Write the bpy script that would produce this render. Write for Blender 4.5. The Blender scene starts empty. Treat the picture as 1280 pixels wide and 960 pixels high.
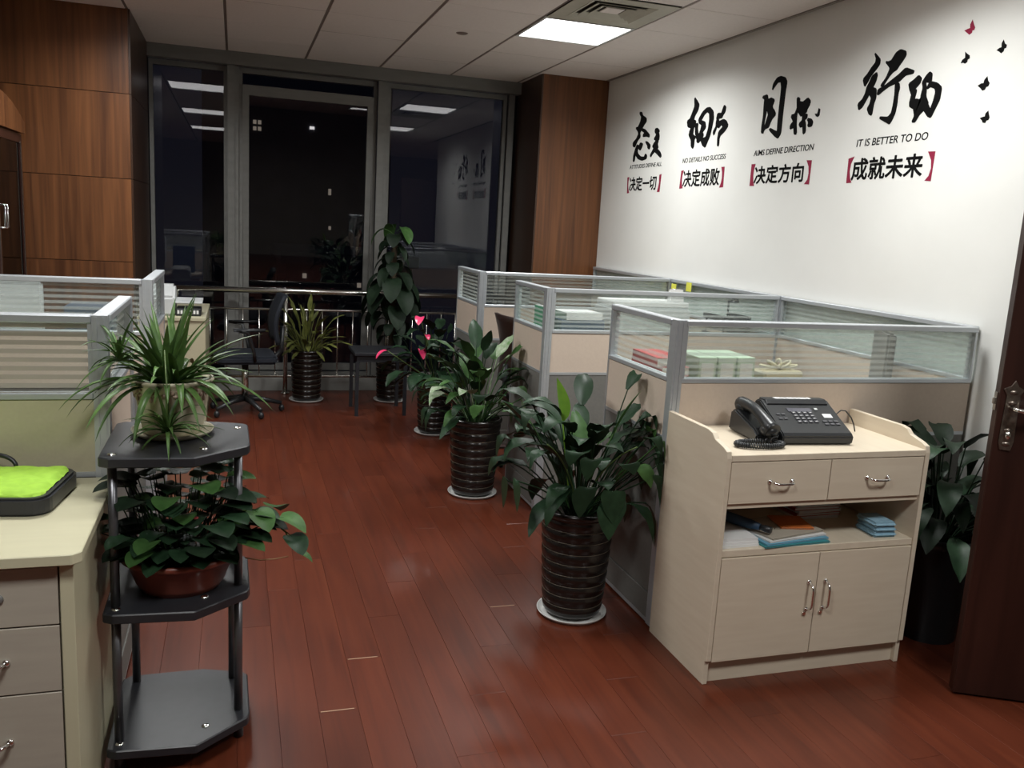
import bpy, bmesh, math, random
from mathutils import Vector, Matrix
random.seed(7)
R = math.radians
SC = bpy.context.scene
COL = SC.collection

# ------------------------------------------------------------------ camera
cam_d = bpy.data.cameras.new('camera')
cam = bpy.data.objects.new('camera', cam_d)
COL.objects.link(cam)
cam_d.sensor_width = 36.0
cam_d.lens = 36.0 * 1082.5 / 1280.0
cam_d.clip_start = 0.05
cam_d.clip_end = 400
cam.matrix_world = Matrix(((0.9526, 0.0011, -0.3043, 0.0), (-0.2991, 0.1874, -0.9356, 0.0),
                           (0.0560, 0.9823, 0.1789, 1.5), (0, 0, 0, 1)))
SC.camera = cam
# ------------------------------------------------------------------ world: night sky over a city
w = bpy.data.worlds.new('night_sky')
SC.world = w
w.use_nodes = True
w.node_tree.nodes['Background'].inputs[0].default_value = (0.35, 0.38, 0.6, 1)
w.node_tree.nodes['Background'].inputs[1].default_value = 0.022
# ------------------------------------------------------------------ view
SC.view_settings.view_transform = 'Standard'
SC.view_settings.look = 'None'
SC.view_settings.gamma = 1.0
SC.view_settings.use_curve_mapping = False
SC.view_settings.exposure = 0.0
LAMP_W = 31.0          # watts of each 60x60 ceiling lamp
LAMP_SPREAD = R(158)
CEIL = 2.728

# ================================================================== materials
def nt(name):
    m = bpy.data.materials.new(name)
    m.use_nodes = True
    t = m.node_tree
    return m, t, t.nodes['Principled BSDF']
def N(t, typ, **k):
    n = t.nodes.new(typ)
    for a, b in k.items():
        setattr(n, a, b)
    return n
def coords(t, scale=(1, 1, 1), rnd=True):
    tc = N(t, 'ShaderNodeTexCoord')
    mp = N(t, 'ShaderNodeMapping')
    mp.inputs['Scale'].default_value = scale
    t.links.new(tc.outputs['Object'], mp.inputs['Vector'])
    if rnd:
        oi = N(t, 'ShaderNodeObjectInfo')
        mu = N(t, 'ShaderNodeMath', operation='MULTIPLY')
        mu.inputs[1].default_value = 37.0
        t.links.new(oi.outputs['Random'], mu.inputs[0])
        t.links.new(mu.outputs[0], mp.inputs['Location'])
    return mp.outputs[0]
def ramp(t, fac, stops):
    r = N(t, 'ShaderNodeValToRGB')
    e = r.color_ramp.elements
    e[0].position, e[0].color = stops[0][0], (*stops[0][1], 1)
    e[1].position, e[1].color = stops[-1][0], (*stops[-1][1], 1)
    for p, c in stops[1:-1]:
        x = e.new(p); x.color = (*c, 1)
    t.links.new(fac, r.inputs[0])
    return r.outputs[0]
def mat(name, c1, c2=None, rough=0.5, metal=0.0, scale=(8, 8, 8), detail=4, bump=0.0, coat=0.0, randomize=0.0, spec=0.5):
    m, t, b = nt(name)
    b.inputs['Roughness'].default_value = rough
    b.inputs['Metallic'].default_value = metal
    b.inputs['Specular IOR Level'].default_value = spec
    if coat:
        b.inputs['Coat Weight'].default_value = coat
        b.inputs['Coat Roughness'].default_value = 0.12
    if c2 is None:
        c2 = tuple(x * 0.86 for x in c1)
    no = N(t, 'ShaderNodeTexNoise')
    no.inputs['Scale'].default_value = 1.0
    no.inputs['Detail'].default_value = detail
    t.links.new(coords(t, scale), no.inputs['Vector'])
    col = ramp(t, no.outputs['Fac'], [(0.3, c2), (0.7, c1)])
    if randomize:
        oi = N(t, 'ShaderNodeObjectInfo')
        hs = N(t, 'ShaderNodeHueSaturation')
        mr = N(t, 'ShaderNodeMapRange')
        mr.inputs['To Min'].default_value = 1 - randomize
        mr.inputs['To Max'].default_value = 1 + randomize
        t.links.new(oi.outputs['Random'], mr.inputs['Value'])
        t.links.new(mr.outputs[0], hs.inputs['Value'])
        t.links.new(col, hs.inputs['Color'])
        col = hs.outputs[0]
    t.links.new(col, b.inputs['Base Color'])
    if bump:
        bu = N(t, 'ShaderNodeBump')
        bu.inputs['Strength'].default_value = bump
        bu.inputs['Distance'].default_value = 0.002
        t.links.new(no.outputs['Fac'], bu.inputs['Height'])
        t.links.new(bu.outputs[0], b.inputs['Normal'])
    return m
def emit(name, c, s):
    m, t, b = nt(name)
    b.inputs['Base Color'].default_value = (*c, 1)
    b.inputs['Emission Color'].default_value = (*c, 1)
    b.inputs['Emission Strength'].default_value = s
    return m

M = {}
M['wall'] = mat('white_wall_paint', (.76, .76, .73), (.73, .73, .70), .85, scale=(3, 3, 3), bump=.05)
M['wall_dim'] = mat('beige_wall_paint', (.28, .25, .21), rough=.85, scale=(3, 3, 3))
M['tile'] = mat('mineral_tile', (.80, .745, .71), (.76, .705, .67), .9, scale=(60, 60, 60), bump=.25, randomize=.02)
M['grid'] = mat('ceiling_grid', (.20, .16, .14), rough=.6)
M['plenum'] = mat('plenum', (.05, .045, .04), rough=.9)
M['alu'] = mat('aluminium', (.55, .58, .61), (.51, .54, .57), .38, .55, scale=(4, 4, 60))
M['alu_dark'] = mat('grey_painted_aluminium', (.20, .20, .19), (.17, .17, .16), .5, .3, scale=(4, 4, 20))
M['steel'] = mat('brushed_steel', (.75, .74, .70), rough=.22, metal=1, scale=(3, 3, 80))
M['chrome'] = mat('chrome', (.85, .85, .85), (.8, .8, .8), rough=.1, metal=1)
M['beige'] = mat('beige_fabric_panel', (.60, .50, .41), (.57, .47, .385), .8, scale=(90, 90, 90), bump=.2)
M['beige_l'] = mat('cream_panel', (.50, .455, .31), (.475, .43, .295), .75, scale=(90, 90, 90), bump=.15)
M['grey'] = mat('grey_panel', (.175, .172, .158), (.155, .152, .14), .65, scale=(70, 70, 70), bump=.15)
M['lam'] = mat('pale_maple_laminate', (.66, .575, .45), (.61, .52, .40), .45, scale=(5, 5, 45), detail=6)
M['lam_h'] = mat('pale_maple_top', (.66, .575, .45), (.61, .525, .405), .4, scale=(30, 4, 30), detail=6)
M['lam_edge'] = mat('maple_edge_band', (.55, .48, .32), rough=.45)
M['cream'] = mat('cream_laminate', (.53, .50, .345), (.50, .47, .325), .42, scale=(6, 40, 6), detail=6)
M['drawer'] = mat('greige_drawer_front', (.42, .38, .31), (.38, .34, .28), .5, scale=(5, 5, 40))
M['dark'] = mat('shadow_gap', (.03, .025, .02), rough=.8)
M['black'] = mat('black_plastic', (.018, .02, .022), (.014, .015, .017), .35, scale=(200, 200, 200))
M['black_m'] = mat('black_board', (.022, .023, .027), (.017, .018, .022), .38, scale=(30, 30, 30))
M['key'] = mat('grey_key', (.10, .10, .11), rough=.4)
M['lcd'] = mat('grey_display', (.10, .10, .12), rough=.15)
M['paper'] = mat('white_paper', (.75, .75, .74), rough=.8)
M['pink'] = mat('pink_spathe', (.75, .05, .16), (.60, .03, .11), .35, coat=.3)
M['redp'] = mat('red_cover', (.45, .05, .05), rough=.5)
M['teal'] = mat('teal_cover', (.05, .28, .30), rough=.45)
M['blue'] = mat('sky_blue_cover', (.16, .40, .55), rough=.45)
M['navy'] = mat('navy_board', (.02, .05, .10), rough=.5)
M['orange'] = mat('orange_cover', (.65, .18, .04), rough=.5)
M['green'] = mat('green_folder', (.03, .33, .16), rough=.5)
M['mint'] = mat('pale_green_box', (.40, .50, .38), rough=.6)
M['yellow'] = mat('yellow_note', (.75, .75, .10), rough=.7)
M['cloth'] = mat('pale_blue_cloth', (.28, .45, .55), (.20, .35, .45), .9, scale=(60, 60, 60), bump=.4)
M['terra'] = mat('brown_red_clay', (.20, .050, .030), (.16, .038, .024), .35, scale=(20, 20, 20))
M['soil'] = mat('dark_soil', (.03, .02, .012), (.012, .008, .005), .95, scale=(80, 80, 80), bump=1)
M['potblack'] = mat('dark_glazed_ceramic', (.012, .008, .007), (.008, .006, .005), .24, scale=(10, 10, 10), coat=.1)
M['potring'] = mat('rib_highlight_paint', (.095, .075, .052), rough=.35, scale=(30, 30, 30))  # lighter colour paints the highlights between the pot ribs
M['saucer'] = mat('white_plastic_saucer', (.62, .62, .60), rough=.35)
M['potcream'] = mat('cream_relief_ceramic', (.56, .52, .38), (.40, .36, .25), .45, scale=(25, 25, 25), bump=.5)
M['relief'] = mat('relief_ornament', (.48, .37, .28), (.36, .25, .19), .45, scale=(60, 60, 60), bump=.6)
M['pole'] = mat('dull_chrome_tube', (.16, .16, .17), rough=.35, metal=.8, scale=(3, 3, 30))
M['navyfab'] = mat('dark_blue_mesh_fabric', (.007, .010, .018), rough=.8, scale=(120, 120, 120), bump=.5)
M['white_pl'] = mat('white_plastic', (.60, .62, .62), rough=.4)
M['ink'] = mat('black_vinyl', (.008, .008, .008), (.006, .006, .006), .9, spec=.05)
M['ink_red'] = mat('crimson_vinyl', (.26, .018, .05), (.24, .015, .045), .7, spec=.2)
M['bronze'] = mat('antique_nickel', (.30, .26, .22), (.16, .13, .11), .3, .9, scale=(60, 60, 60), bump=.6)
M['lime'] = mat('lime_quilted_fabric', (.36, .62, .055), (.30, .54, .045), .8, scale=(50, 50, 50), bump=.2)
M['kerb'] = mat('pale_stone', (.30, .30, .28), rough=.6)
M['facade'] = mat('distant_facade', (.16, .16, .19), rough=.9, scale=(1, 1, 1))
M['stem'] = mat('stem_green', (.10, .16, .04), rough=.5)

def leafmat(name, c1, c2, rough=.46):
    m = mat(name, c1, c2, rough, scale=(30, 30, 30), coat=0, randomize=.3, spec=.2)
    b = m.node_tree.nodes['Principled BSDF']
    b.inputs['Subsurface Weight'].default_value = 0
    return m
M['leaf_dark'] = leafmat('peace_lily_leaf', (.018, .044, .020), (.010, .026, .012))
M['leaf_mid'] = leafmat('green_leaf', (.055, .125, .035), (.03, .075, .02))
M['leaf_new'] = leafmat('young_leaf', (.22, .42, .05), (.16, .33, .04))
M['leaf_spider'] = leafmat('ribbon_leaf', (.085, .155, .04), (.04, .085, .025), .4)
M['leaf_pale'] = leafmat('variegated_leaf', (.55, .60, .48), (.12, .26, .08))
M['leaf_shade'] = leafmat('shade_darkened_leaf', (.012, .025, .012), (.007, .015, .008), .55)  # leaf green with shade put into the colour

def wood(name, dark, light, sx=40, rough=.35, along='Z'):
    m, t, b = nt(name)
    sc = {'Z': (sx, sx, 1.2), 'Y': (sx, 1.2, sx), 'X': (1.2, sx, sx)}[along]
    v = coords(t, sc)
    no = N(t, 'ShaderNodeTexNoise'); no.inputs['Scale'].default_value = 1; no.inputs['Detail'].default_value = 7
    no.inputs['Distortion'].default_value = .6
    t.links.new(v, no.inputs['Vector'])
    n2 = N(t, 'ShaderNodeTexNoise'); n2.inputs['Scale'].default_value = .22; n2.inputs['Detail'].default_value = 3
    t.links.new(v, n2.inputs['Vector'])
    mx = N(t, 'ShaderNodeMath', operation='ADD')
    h = N(t, 'ShaderNodeMath', operation='MULTIPLY'); h.inputs[1].default_value = .5
    h2 = N(t, 'ShaderNodeMath', operation='MULTIPLY'); h2.inputs[1].default_value = .5
    t.links.new(no.outputs['Fac'], h.inputs[0]); t.links.new(n2.outputs['Fac'], h2.inputs[0])
    t.links.new(h.outputs[0], mx.inputs[0]); t.links.new(h2.outputs[0], mx.inputs[1])
    col = ramp(t, mx.outputs[0], [(.36, dark), (.5, tuple((a + c) / 2 for a, c in zip(dark, light))), (.64, light)])
    t.links.new(col, b.inputs['Base Color'])
    b.inputs['Roughness'].default_value = rough
    return m
M['veneer'] = wood('orange_brown_veneer', (.075, .026, .009), (.19, .073, .025), 34, .38)
M['doorwood'] = wood('dark_mahogany', (.016, .0055, .004), (.038, .013, .009), 20, .3)
M['board'] = None

def floor_mat():
    m, t, b = nt('red_lacquered_floorboard')
    v = coords(t, (26, 1.6, 26))
    no = N(t, 'ShaderNodeTexNoise'); no.inputs['Scale'].default_value = 1; no.inputs['Detail'].default_value = 8
    no.inputs['Distortion'].default_value = .9
    t.links.new(v, no.inputs['Vector'])
    col = ramp(t, no.outputs['Fac'], [(.26, (.070, .0148, .0066)), (.52, (.098, .0208, .0086)), (.78, (.118, .0275, .0112))])
    oi = N(t, 'ShaderNodeObjectInfo'); mr = N(t, 'ShaderNodeMapRange')
    mr.inputs['To Min'].default_value = .92; mr.inputs['To Max'].default_value = 1.07
    hs = N(t, 'ShaderNodeHueSaturation')
    t.links.new(oi.outputs['Random'], mr.inputs['Value']); t.links.new(mr.outputs[0], hs.inputs['Value'])
    t.links.new(col, hs.inputs['Color']); t.links.new(hs.outputs[0], b.inputs['Base Color'])
    b.inputs['Roughness'].default_value = .36
    b.inputs['Specular IOR Level'].default_value = .35
    b.inputs['Coat Weight'].default_value = .16
    b.inputs['Coat Roughness'].default_value = .08
    bu = N(t, 'ShaderNodeBump'); bu.inputs['Strength'].default_value = .12; bu.inputs['Distance'].default_value = .001
    t.links.new(no.outputs['Fac'], bu.inputs['Height']); t.links.new(bu.outputs[0], b.inputs['Normal'])
    return m
M['board'] = floor_mat()

def pane_mat(name, rough=0.0, tint=(1, 1, 1), ior=1.5):
    m = bpy.data.materials.new(name); m.use_nodes = True
    t = m.node_tree; t.nodes.clear()
    o = N(t, 'ShaderNodeOutputMaterial'); mx = N(t, 'ShaderNodeMixShader'); fr = N(t, 'ShaderNodeFresnel')
    fr.inputs['IOR'].default_value = ior
    tr = N(t, 'ShaderNodeBsdfTransparent'); tr.inputs[0].default_value = (*tint, 1)
    gl = N(t, 'ShaderNodeBsdfGlossy'); gl.inputs['Roughness'].default_value = rough
    t.links.new(fr.outputs[0], mx.inputs[0]); t.links.new(tr.outputs[0], mx.inputs[1]); t.links.new(gl.outputs[0], mx.inputs[2])
    t.links.new(mx.outputs[0], o.inputs[0])
    return m
M['window'] = pane_mat('window_glass', 0.0, (.75, .75, .78), 1.55)
M['cabglass'] = pane_mat('bookcase_glass', .02, (.25, .22, .2), 1.3)

def stripe_mat(name, frost, c1=(.72, .77, .75), c2=(.62, .67, .65)):
    """screen glass: horizontal frosted bands with clear lines between them"""
    m = bpy.data.materials.new(name); m.use_nodes = True
    t = m.node_tree; t.nodes.clear()
    o = N(t, 'ShaderNodeOutputMaterial')
    tc = N(t, 'ShaderNodeTexCoord'); sp = N(t, 'ShaderNodeSeparateXYZ')
    t.links.new(tc.outputs['Object'], sp.inputs[0])
    mu = N(t, 'ShaderNodeMath', operation='MULTIPLY'); mu.inputs[1].default_value = 1 / .0235
    t.links.new(sp.outputs['Z'], mu.inputs[0])
    fr = N(t, 'ShaderNodeMath', operation='FRACT'); t.links.new(mu.outputs[0], fr.inputs[0])
    gt = N(t, 'ShaderNodeMath', operation='GREATER_THAN'); gt.inputs[1].default_value = .48
    t.links.new(fr.outputs[0], gt.inputs[0])
    tr = N(t, 'ShaderNodeBsdfTransparent'); tr.inputs[0].default_value = (.93, .96, .95, 1)
    df = N(t, 'ShaderNodeBsdfTranslucent'); df.inputs[0].default_value = (*c1, 1)
    d2 = N(t, 'ShaderNodeBsdfDiffuse'); d2.inputs[0].default_value = (*c2, 1)
    m1 = N(t, 'ShaderNodeMixShader'); m1.inputs[0].default_value = .5
    t.links.new(df.outputs[0], m1.inputs[1]); t.links.new(d2.outputs[0], m1.inputs[2])
    m2 = N(t, 'ShaderNodeMixShader'); t.links.new(tr.outputs[0], m2.inputs[1]); t.links.new(m1.outputs[0], m2.inputs[2])
    f2 = N(t, 'ShaderNodeMapRange'); f2.inputs['To Min'].default_value = .05; f2.inputs['To Max'].default_value = frost
    t.links.new(gt.outputs[0], f2.inputs['Value']); t.links.new(f2.outputs[0], m2.inputs[0])
    gl = N(t, 'ShaderNodeBsdfGlossy'); gl.inputs['Roughness'].default_value = .12
    m3 = N(t, 'ShaderNodeMixShader'); m3.inputs[0].default_value = .05
    t.links.new(m2.outputs[0], m3.inputs[1]); t.links.new(gl.outputs[0], m3.inputs[2])
    t.links.new(m3.outputs[0], o.inputs[0])
    return m
M['stripe'] = stripe_mat('banded_frosted_glass', .30)
M['frost'] = stripe_mat('heavily_frosted_glass', .72, (.46, .42, .36), (.40, .37, .31))
M['lamp'] = emit('lamp_diffuser', (1, .985, .96), 5.0)
M['litwin'] = emit('lit_far_window', (1, .85, .65), .25)
M['litwhite'] = emit('bright_far_window', (1, .97, .9), 1.2)

# ================================================================== mesh helpers
class MB:
    def __init__(s):
        s.v = []; s.f = []; s.sm = []
    def add(s, vs, fs, smooth=False):
        o = len(s.v)
        s.v += [tuple(x) for x in vs]
        s.f += [tuple(i + o for i in f) for f in fs]
        s.sm += [smooth] * len(fs)
        return s
    def box(s, x0, x1, y0, y1, z0, z1):
        x0, x1 = min(x0, x1), max(x0, x1); y0, y1 = min(y0, y1), max(y0, y1); z0, z1 = min(z0, z1), max(z0, z1)
        v = [(x0, y0, z0), (x1, y0, z0), (x1, y1, z0), (x0, y1, z0), (x0, y0, z1), (x1, y0, z1), (x1, y1, z1), (x0, y1, z1)]
        return s.add(v, [(0, 3, 2, 1), (4, 5, 6, 7), (0, 1, 5, 4), (1, 2, 6, 5), (2, 3, 7, 6), (3, 0, 4, 7)])
    def prism(s, poly, a, b, axis='z'):
        """poly: 2-D outline extruded from a to b along axis"""
        n = len(poly)
        def P(p, h):
            return {'z': (p[0], p[1], h), 'x': (h, p[0], p[1]), 'y': (p[0], h, p[1])}[axis]
        v = [P(p, a) for p in poly] + [P(p, b) for p in poly]
        f = [tuple(range(n))[::-1], tuple(range(n, 2 * n))] + [(i, (i + 1) % n, n + (i + 1) % n, n + i) for i in range(n)]
        return s.add(v, f)
    def lathe(s, prof, seg=24, c=(0, 0), cap=True):
        v = []; f = []
        for r, z in prof:
            for i in range(seg):
                a = 2 * math.pi * i / seg
                v.append((c[0] + r * math.cos(a), c[1] + r * math.sin(a), z))
        for j in range(len(prof) - 1):
            for i in range(seg):
                k = (i + 1) % seg
                f.append((j * seg + i, j * seg + k, (j + 1) * seg + k, (j + 1) * seg + i))
        s.add(v, f, True)
        if cap:
            n = len(s.v) - len(v)
            s.f.append(tuple(n + i for i in range(seg))[::-1]); s.sm.append(False)
            m = n + (len(prof) - 1) * seg
            s.f.append(tuple(m + i for i in range(seg))); s.sm.append(False)
        return s
    def tube(s, pts, r, seg=8, cap=True, closed=False):
        pts = [Vector(p) for p in pts]
        n = len(pts); v = []; f = []
        up = Vector((0, 0, 1))
        prev = None
        for i, p in enumerate(pts):
            if closed: d = pts[(i + 1) % n] - pts[i - 1]
            else: d = pts[min(i + 1, n - 1)] - pts[max(i - 1, 0)]
            if d.length < 1e-9: d = Vector((0, 0, 1))
            d.normalize()
            if prev is None:
                a = d.cross(up)
                if a.length < .05: a = d.cross(Vector((1, 0, 0)))
            else:
                a = prev - d * prev.dot(d)
                if a.length < 1e-6: a = d.cross(up)
            a.normalize(); prev = a
            b = d.cross(a)
            rr = r[i] if isinstance(r, (list, tuple)) else r
            for k in range(seg):
                t = 2 * math.pi * k / seg
                v.append(p + a * (rr * math.cos(t)) + b * (rr * math.sin(t)))
        m = n if closed else n - 1
        for i in range(m):
            j = (i + 1) % n
            for k in range(seg):
                l = (k + 1) % seg
                f.append((i * seg + k, i * seg + l, j * seg + l, j * seg + k))
        s.add(v, f, True)
        if cap and not closed:
            o = len(s.v) - len(v)
            s.f.append(tuple(o + k for k in range(seg))[::-1]); s.sm.append(False)
            s.f.append(tuple(o + (n - 1) * seg + k for k in range(seg))); s.sm.append(False)
        return s
    def cyl(s, x, y, z0, z1, r, seg=16):
        return s.lathe([(r, z0), (r, z1)], seg, (x, y))
    def ell(s, c, rad, seg=14, rings=8, rot=None):
        v = []; f = []
        for j in range(rings + 1):
            t = math.pi * j / rings
            for i in range(seg):
                a = 2 * math.pi * i / seg
                q = Vector((rad[0] * math.sin(t) * math.cos(a), rad[1] * math.sin(t) * math.sin(a), rad[2] * math.cos(t)))
                if rot: q = rot @ q
                v.append((c[0] + q.x, c[1] + q.y, c[2] + q.z))
        for j in range(rings):
            for i in range(seg):
                k = (i + 1) % seg
                f.append((j * seg + i, (j + 1) * seg + i, (j + 1) * seg + k, j * seg + k))
        return s.add(v, f, True)
    def mesh(s, name, m, bevel=0.0, bseg=1):
        me = bpy.data.meshes.new(name)
        me.from_pydata(s.v, [], s.f)
        me.polygons.foreach_set('use_smooth', s.sm)
        if bevel:
            bm = bmesh.new(); bm.from_mesh(me)
            bmesh.ops.remove_doubles(bm, verts=bm.verts, dist=1e-6)
            es = [e for e in bm.edges if len(e.link_faces) == 2 and e.calc_face_angle(0) > .6]
            bmesh.ops.bevel(bm, geom=es, offset=bevel, segments=bseg, affect='EDGES', clamp_overlap=True)
            bm.to_mesh(me); bm.free()
        me.materials.append(m)
        me.update()
        return me
def link(name, me, parent=None):
    o = bpy.data.objects.new(name, me); COL.objects.link(o)
    if parent: o.parent = parent
    return o
def part(name, mb, m, parent=None, bevel=0.0, label=None, bseg=1):
    o = link(name, mb.mesh(name, m, bevel, bseg), parent)
    if label: o['label'] = label
    return o
def thing(name, label, cat, loc=(0, 0, 0), rz=0.0, group=None):
    o = bpy.data.objects.new(name, None); COL.objects.link(o)
    o.empty_display_size = .1
    o.location = loc; o.rotation_euler = (0, 0, rz)
    o['label'] = label; o['category'] = cat
    if group: o['group'] = group
    return o
def tag(o, label, cat, group=None, loc=None, rz=None):
    o['label'] = label; o['category'] = cat
    if group: o['group'] = group
    if loc: o.location = loc
    if rz is not None: o.rotation_euler = (0, 0, rz)
    return o
def struct(name, loc=(0, 0, 0), rz=0):
    o = bpy.data.objects.new(name, None); COL.objects.link(o)
    o.location = loc; o.rotation_euler = (0, 0, rz); o['kind'] = 'structure'
    return o
def sbox(name, b, m):
    o = part(name, MB().box(*b), m); o['kind'] = 'structure'
    return o
def box(*a): return MB().box(*a)
def dup_tree(o, loc, rz=None):
    c = o.copy(); COL.objects.link(c); c.location = loc
    if rz is not None: c.rotation_euler = (0, 0, rz)
    for ch in list(o.children):
        k = ch.copy(); COL.objects.link(k); k.parent = c
        for g in list(ch.children):
            q = g.copy(); COL.objects.link(q); q.parent = k
    return c

# ================================================================== room shell
WX, WY = 2.96, 7.65         # right wall, window glass line
LX, BY = -3.3, -2.2
sbox('wall_right', (WX, WX + .15, 2.02, WY + .2, 0, 2.9), M['wall'])
sbox('wall_entrance', (WX, 4.0, 1.9, 2.02, 0, 2.9), M['wall'])
sbox('wall_alcove', (4.0, 4.1, BY, 2.02, 0, 2.9), M['wall_dim'])
sbox('wall_left', (LX - .12, LX, BY, WY + .2, 0, 2.9), M['wall_dim'])
sbox('wall_back', (LX, 4.1, BY - .12, BY, 0, 2.9), M['wall_dim'])

# floor: slab with floorboards as pieces
fl = sbox('floor', (LX, 4.1, BY, WY + .2, -.10, -.014), M['dark'])
PW, PL = .12, 1.24
pm = MB().box(.0003, PW - .0003, .0004, PL - .0004, -.014, 0).mesh('floorboard', M['board'], .0006)
wornm = MB().box(.0003, PW - .0003, .0004, PL - .0004, -.014, 0).mesh('floorboard', M['board'], .0006)
chip = MB().box(.006, PW - .012, .001, .005, 0, .0003).mesh('worn_joint', mat('bare_wood_fibre', (.42, .27, .17), rough=.6), 0)
k0 = math.ceil((LX - .843) / PW); k1 = int((4.1 - .843) / PW) - 1
rest = MB()
for k in range(k0, k1 + 1):
    x = .843 + k * PW
    off = 2.785 + (.31 * k) % PL
    j = math.ceil((BY - off) / PL)
    ends = []
    while off + j * PL < WY + .1:
        y = off + j * PL; j += 1
        y1 = min(y + PL, WY + .15)
        if -.5 < x < 2.6 and y + PL > 1.5 and y1 - y > PL - .01:
            o = link('floorboard', pm, fl); o.location = (x, y, 0)
            if -.3 < x < 1.7 and 1.9 < y < 3.6 and (k * 7 + j * 3) % 5 == 0 and y > 2.2:
                c = link('worn_joint', chip, o)
        else:
            rest.box(x + .0006, x + PW - .0006, y + .0008, y1 - .0008, -.014, 0)
    y = off + math.ceil((BY - off) / PL) * PL
    rest.box(x + .0006, x + PW - .0006, BY, y - .0008, -.014, 0)
o = part('floorboards', rest, M['board'], fl); o['kind'] = 'stuff'

# ceiling: slab, lay-in tiles and grid bars
ce = sbox('ceiling', (LX, 4.1, BY, WY + .2, 2.80, 2.9), M['plenum'])
TX0, TY0, TS = .54, 5.13, .6
lamps = [(1.74, 5.13), (-.66, 5.13), (1.74, 2.73), (-.66, 2.73), (1.74, .33), (-.66, .33)]
vents = [(1.74, 4.53)]
tm = MB().box(.009, TS - .009, .003, TS - .003, 0, .018).mesh('ceiling_tile', M['tile'], .002)
ix0 = math.floor((LX - TX0) / TS); ix1 = int((4.1 - TX0) / TS)
iy0 = math.floor((BY - TY0) / TS); iy1 = 4
restc = MB()
occupied = {(round(a, 2), round(b, 2)) for a, b in lamps + vents}
for i in range(ix0, ix1 + 1):
    for j in range(iy0, iy1):
        x, y = TX0 + i * TS, TY0 + j * TS
        if (round(x, 2), round(y, 2)) in occupied or x > WX - .05 and y > 1.4: continue
        if x > -1.3 and y > 3.7 and x < 2.9:
            o = link('ceiling_tile', tm, ce); o.location = (x, y, CEIL + random.uniform(0, .002))
        else:
            xa, xb, ya, yb = max(x, LX) + .009, min(x + TS, 4.09) - .009, max(y, BY) + .003, min(y + TS, WY) - .003
            if xb > xa and yb > ya: restc.box(xa, xb, ya, yb, CEIL, CEIL + .018)
o = part('ceiling_tiles', restc, M['tile'], ce); o['kind'] = 'stuff'
gm = MB().box(-.0085, .0085, BY, 7.53, CEIL + .003, CEIL + .03).mesh('grid_bar', M['grid'])
for i in range(ix0, ix1 + 1):
    o = link('grid_bar', gm, ce); o.location = (TX0 + i * TS, 0, 0)
gm2 = MB().box(LX, WX, -.0028, .0028, CEIL + .002, CEIL + .03).mesh('cross_bar', mat('pale_cross_bar', (.30, .26, .235), rough=.6))
for j in range(iy0, iy1 + 1):
    o = link('cross_bar', gm2, ce); o.location = (0, TY0 + j * TS, 0)
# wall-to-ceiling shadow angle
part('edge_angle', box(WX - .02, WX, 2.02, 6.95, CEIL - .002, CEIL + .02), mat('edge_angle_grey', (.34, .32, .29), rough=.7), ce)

# ceiling lamps
def lamp(x, y, label):
    t = thing('ceiling_lamp', label, 'lamp', (x + TS / 2, y + TS / 2, CEIL), group='square ceiling panel lamps')
    h = TS / 2 - .006
    f = MB()
    for a in ((-h, h, -h, -h + .018), (-h, h, h - .018, h), (-h, -h + .018, -h + .018, h - .018), (h - .018, h, -h + .018, h - .018)):
        f.box(*a, -.004, .02)
    part('frame', f, M['white_pl'], t)
    part('diffuser', box(-h + .018, h - .018, -h + .018, h - .018, .002, .012), M['lamp'], t)
    ld = bpy.data.lights.new('lamp_light', 'AREA'); ld.shape = 'SQUARE'; ld.size = .54
    ld.energy = LAMP_W; ld.color = (.985, 1.0, .985); ld.spread = LAMP_SPREAD
    lo = bpy.data.objects.new('lamp_light', ld); COL.objects.link(lo); lo.parent = t; lo.location = (0, 0, -.006)
lab = ['lit square ceiling panel beside the air vent', 'lit square ceiling panel above the left cubicles, seen only in the window reflection',
       'lit square ceiling panel above the fax cabinet, outside the frame', 'lit square ceiling panel above the plant stand, outside the frame',
       'lit square ceiling panel behind the camera on the right', 'lit square ceiling panel behind the camera on the left']
for (x, y), l in zip(lamps, lab): lamp(x, y, l)
# vent
t = thing('ceiling_vent', 'square grey louvred air vent in the ceiling next to the lamp', 'vent', (2.04, 4.83, CEIL))
part('backing', box(-.29, .29, -.29, .29, .012, .02), M['plenum'], t)
for q in range(4):
    a = (.288, .195, .150, .105)[q]; b_ = a - (.095, .034, .034, .034)[q]
    f = MB(); z0 = -.004
    pts = [(-a, -a), (a, -a), (a, a), (-a, a)]; pin = [(-b_, -b_), (b_, -b_), (b_, b_), (-b_, b_)]
    v = [(x, y, z0) for x, y in pts] + [(x, y, z0 + (.002 if q == 0 else .013)) for x, y in pin] + [(x, y, z0 + .003) for x, y in pts] + [(x, y, z0 + (.005 if q == 0 else .016)) for x, y in pin]
    fs = []
    for i in range(4):
        k = (i + 1) % 4
        fs += [(i, 4 + i, 4 + k, k), (8 + i, 8 + k, 12 + k, 12 + i), (i, k, 8 + k, 8 + i), (4 + i, 12 + i, 12 + k, 4 + k)]
    f.add(v, fs)
    part('frame' if q == 0 else 'louvre', f, mat('vent_grey%d' % q, (.50, .49, .41), rough=.6), t)
part('centre_plate', box(-.055, .055, -.055, .055, .004, .008), M['tile'], t)
o = part('sprinkler_cap', MB().lathe([(.0, -.006), (.03, -.006), (.04, 0.0)], 20, cap=False), M['grid'])
tag(o, 'small round cap in the ceiling left of the lamp', 'ceiling cap', loc=(1.42, 5.85, CEIL - .0005))

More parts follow.
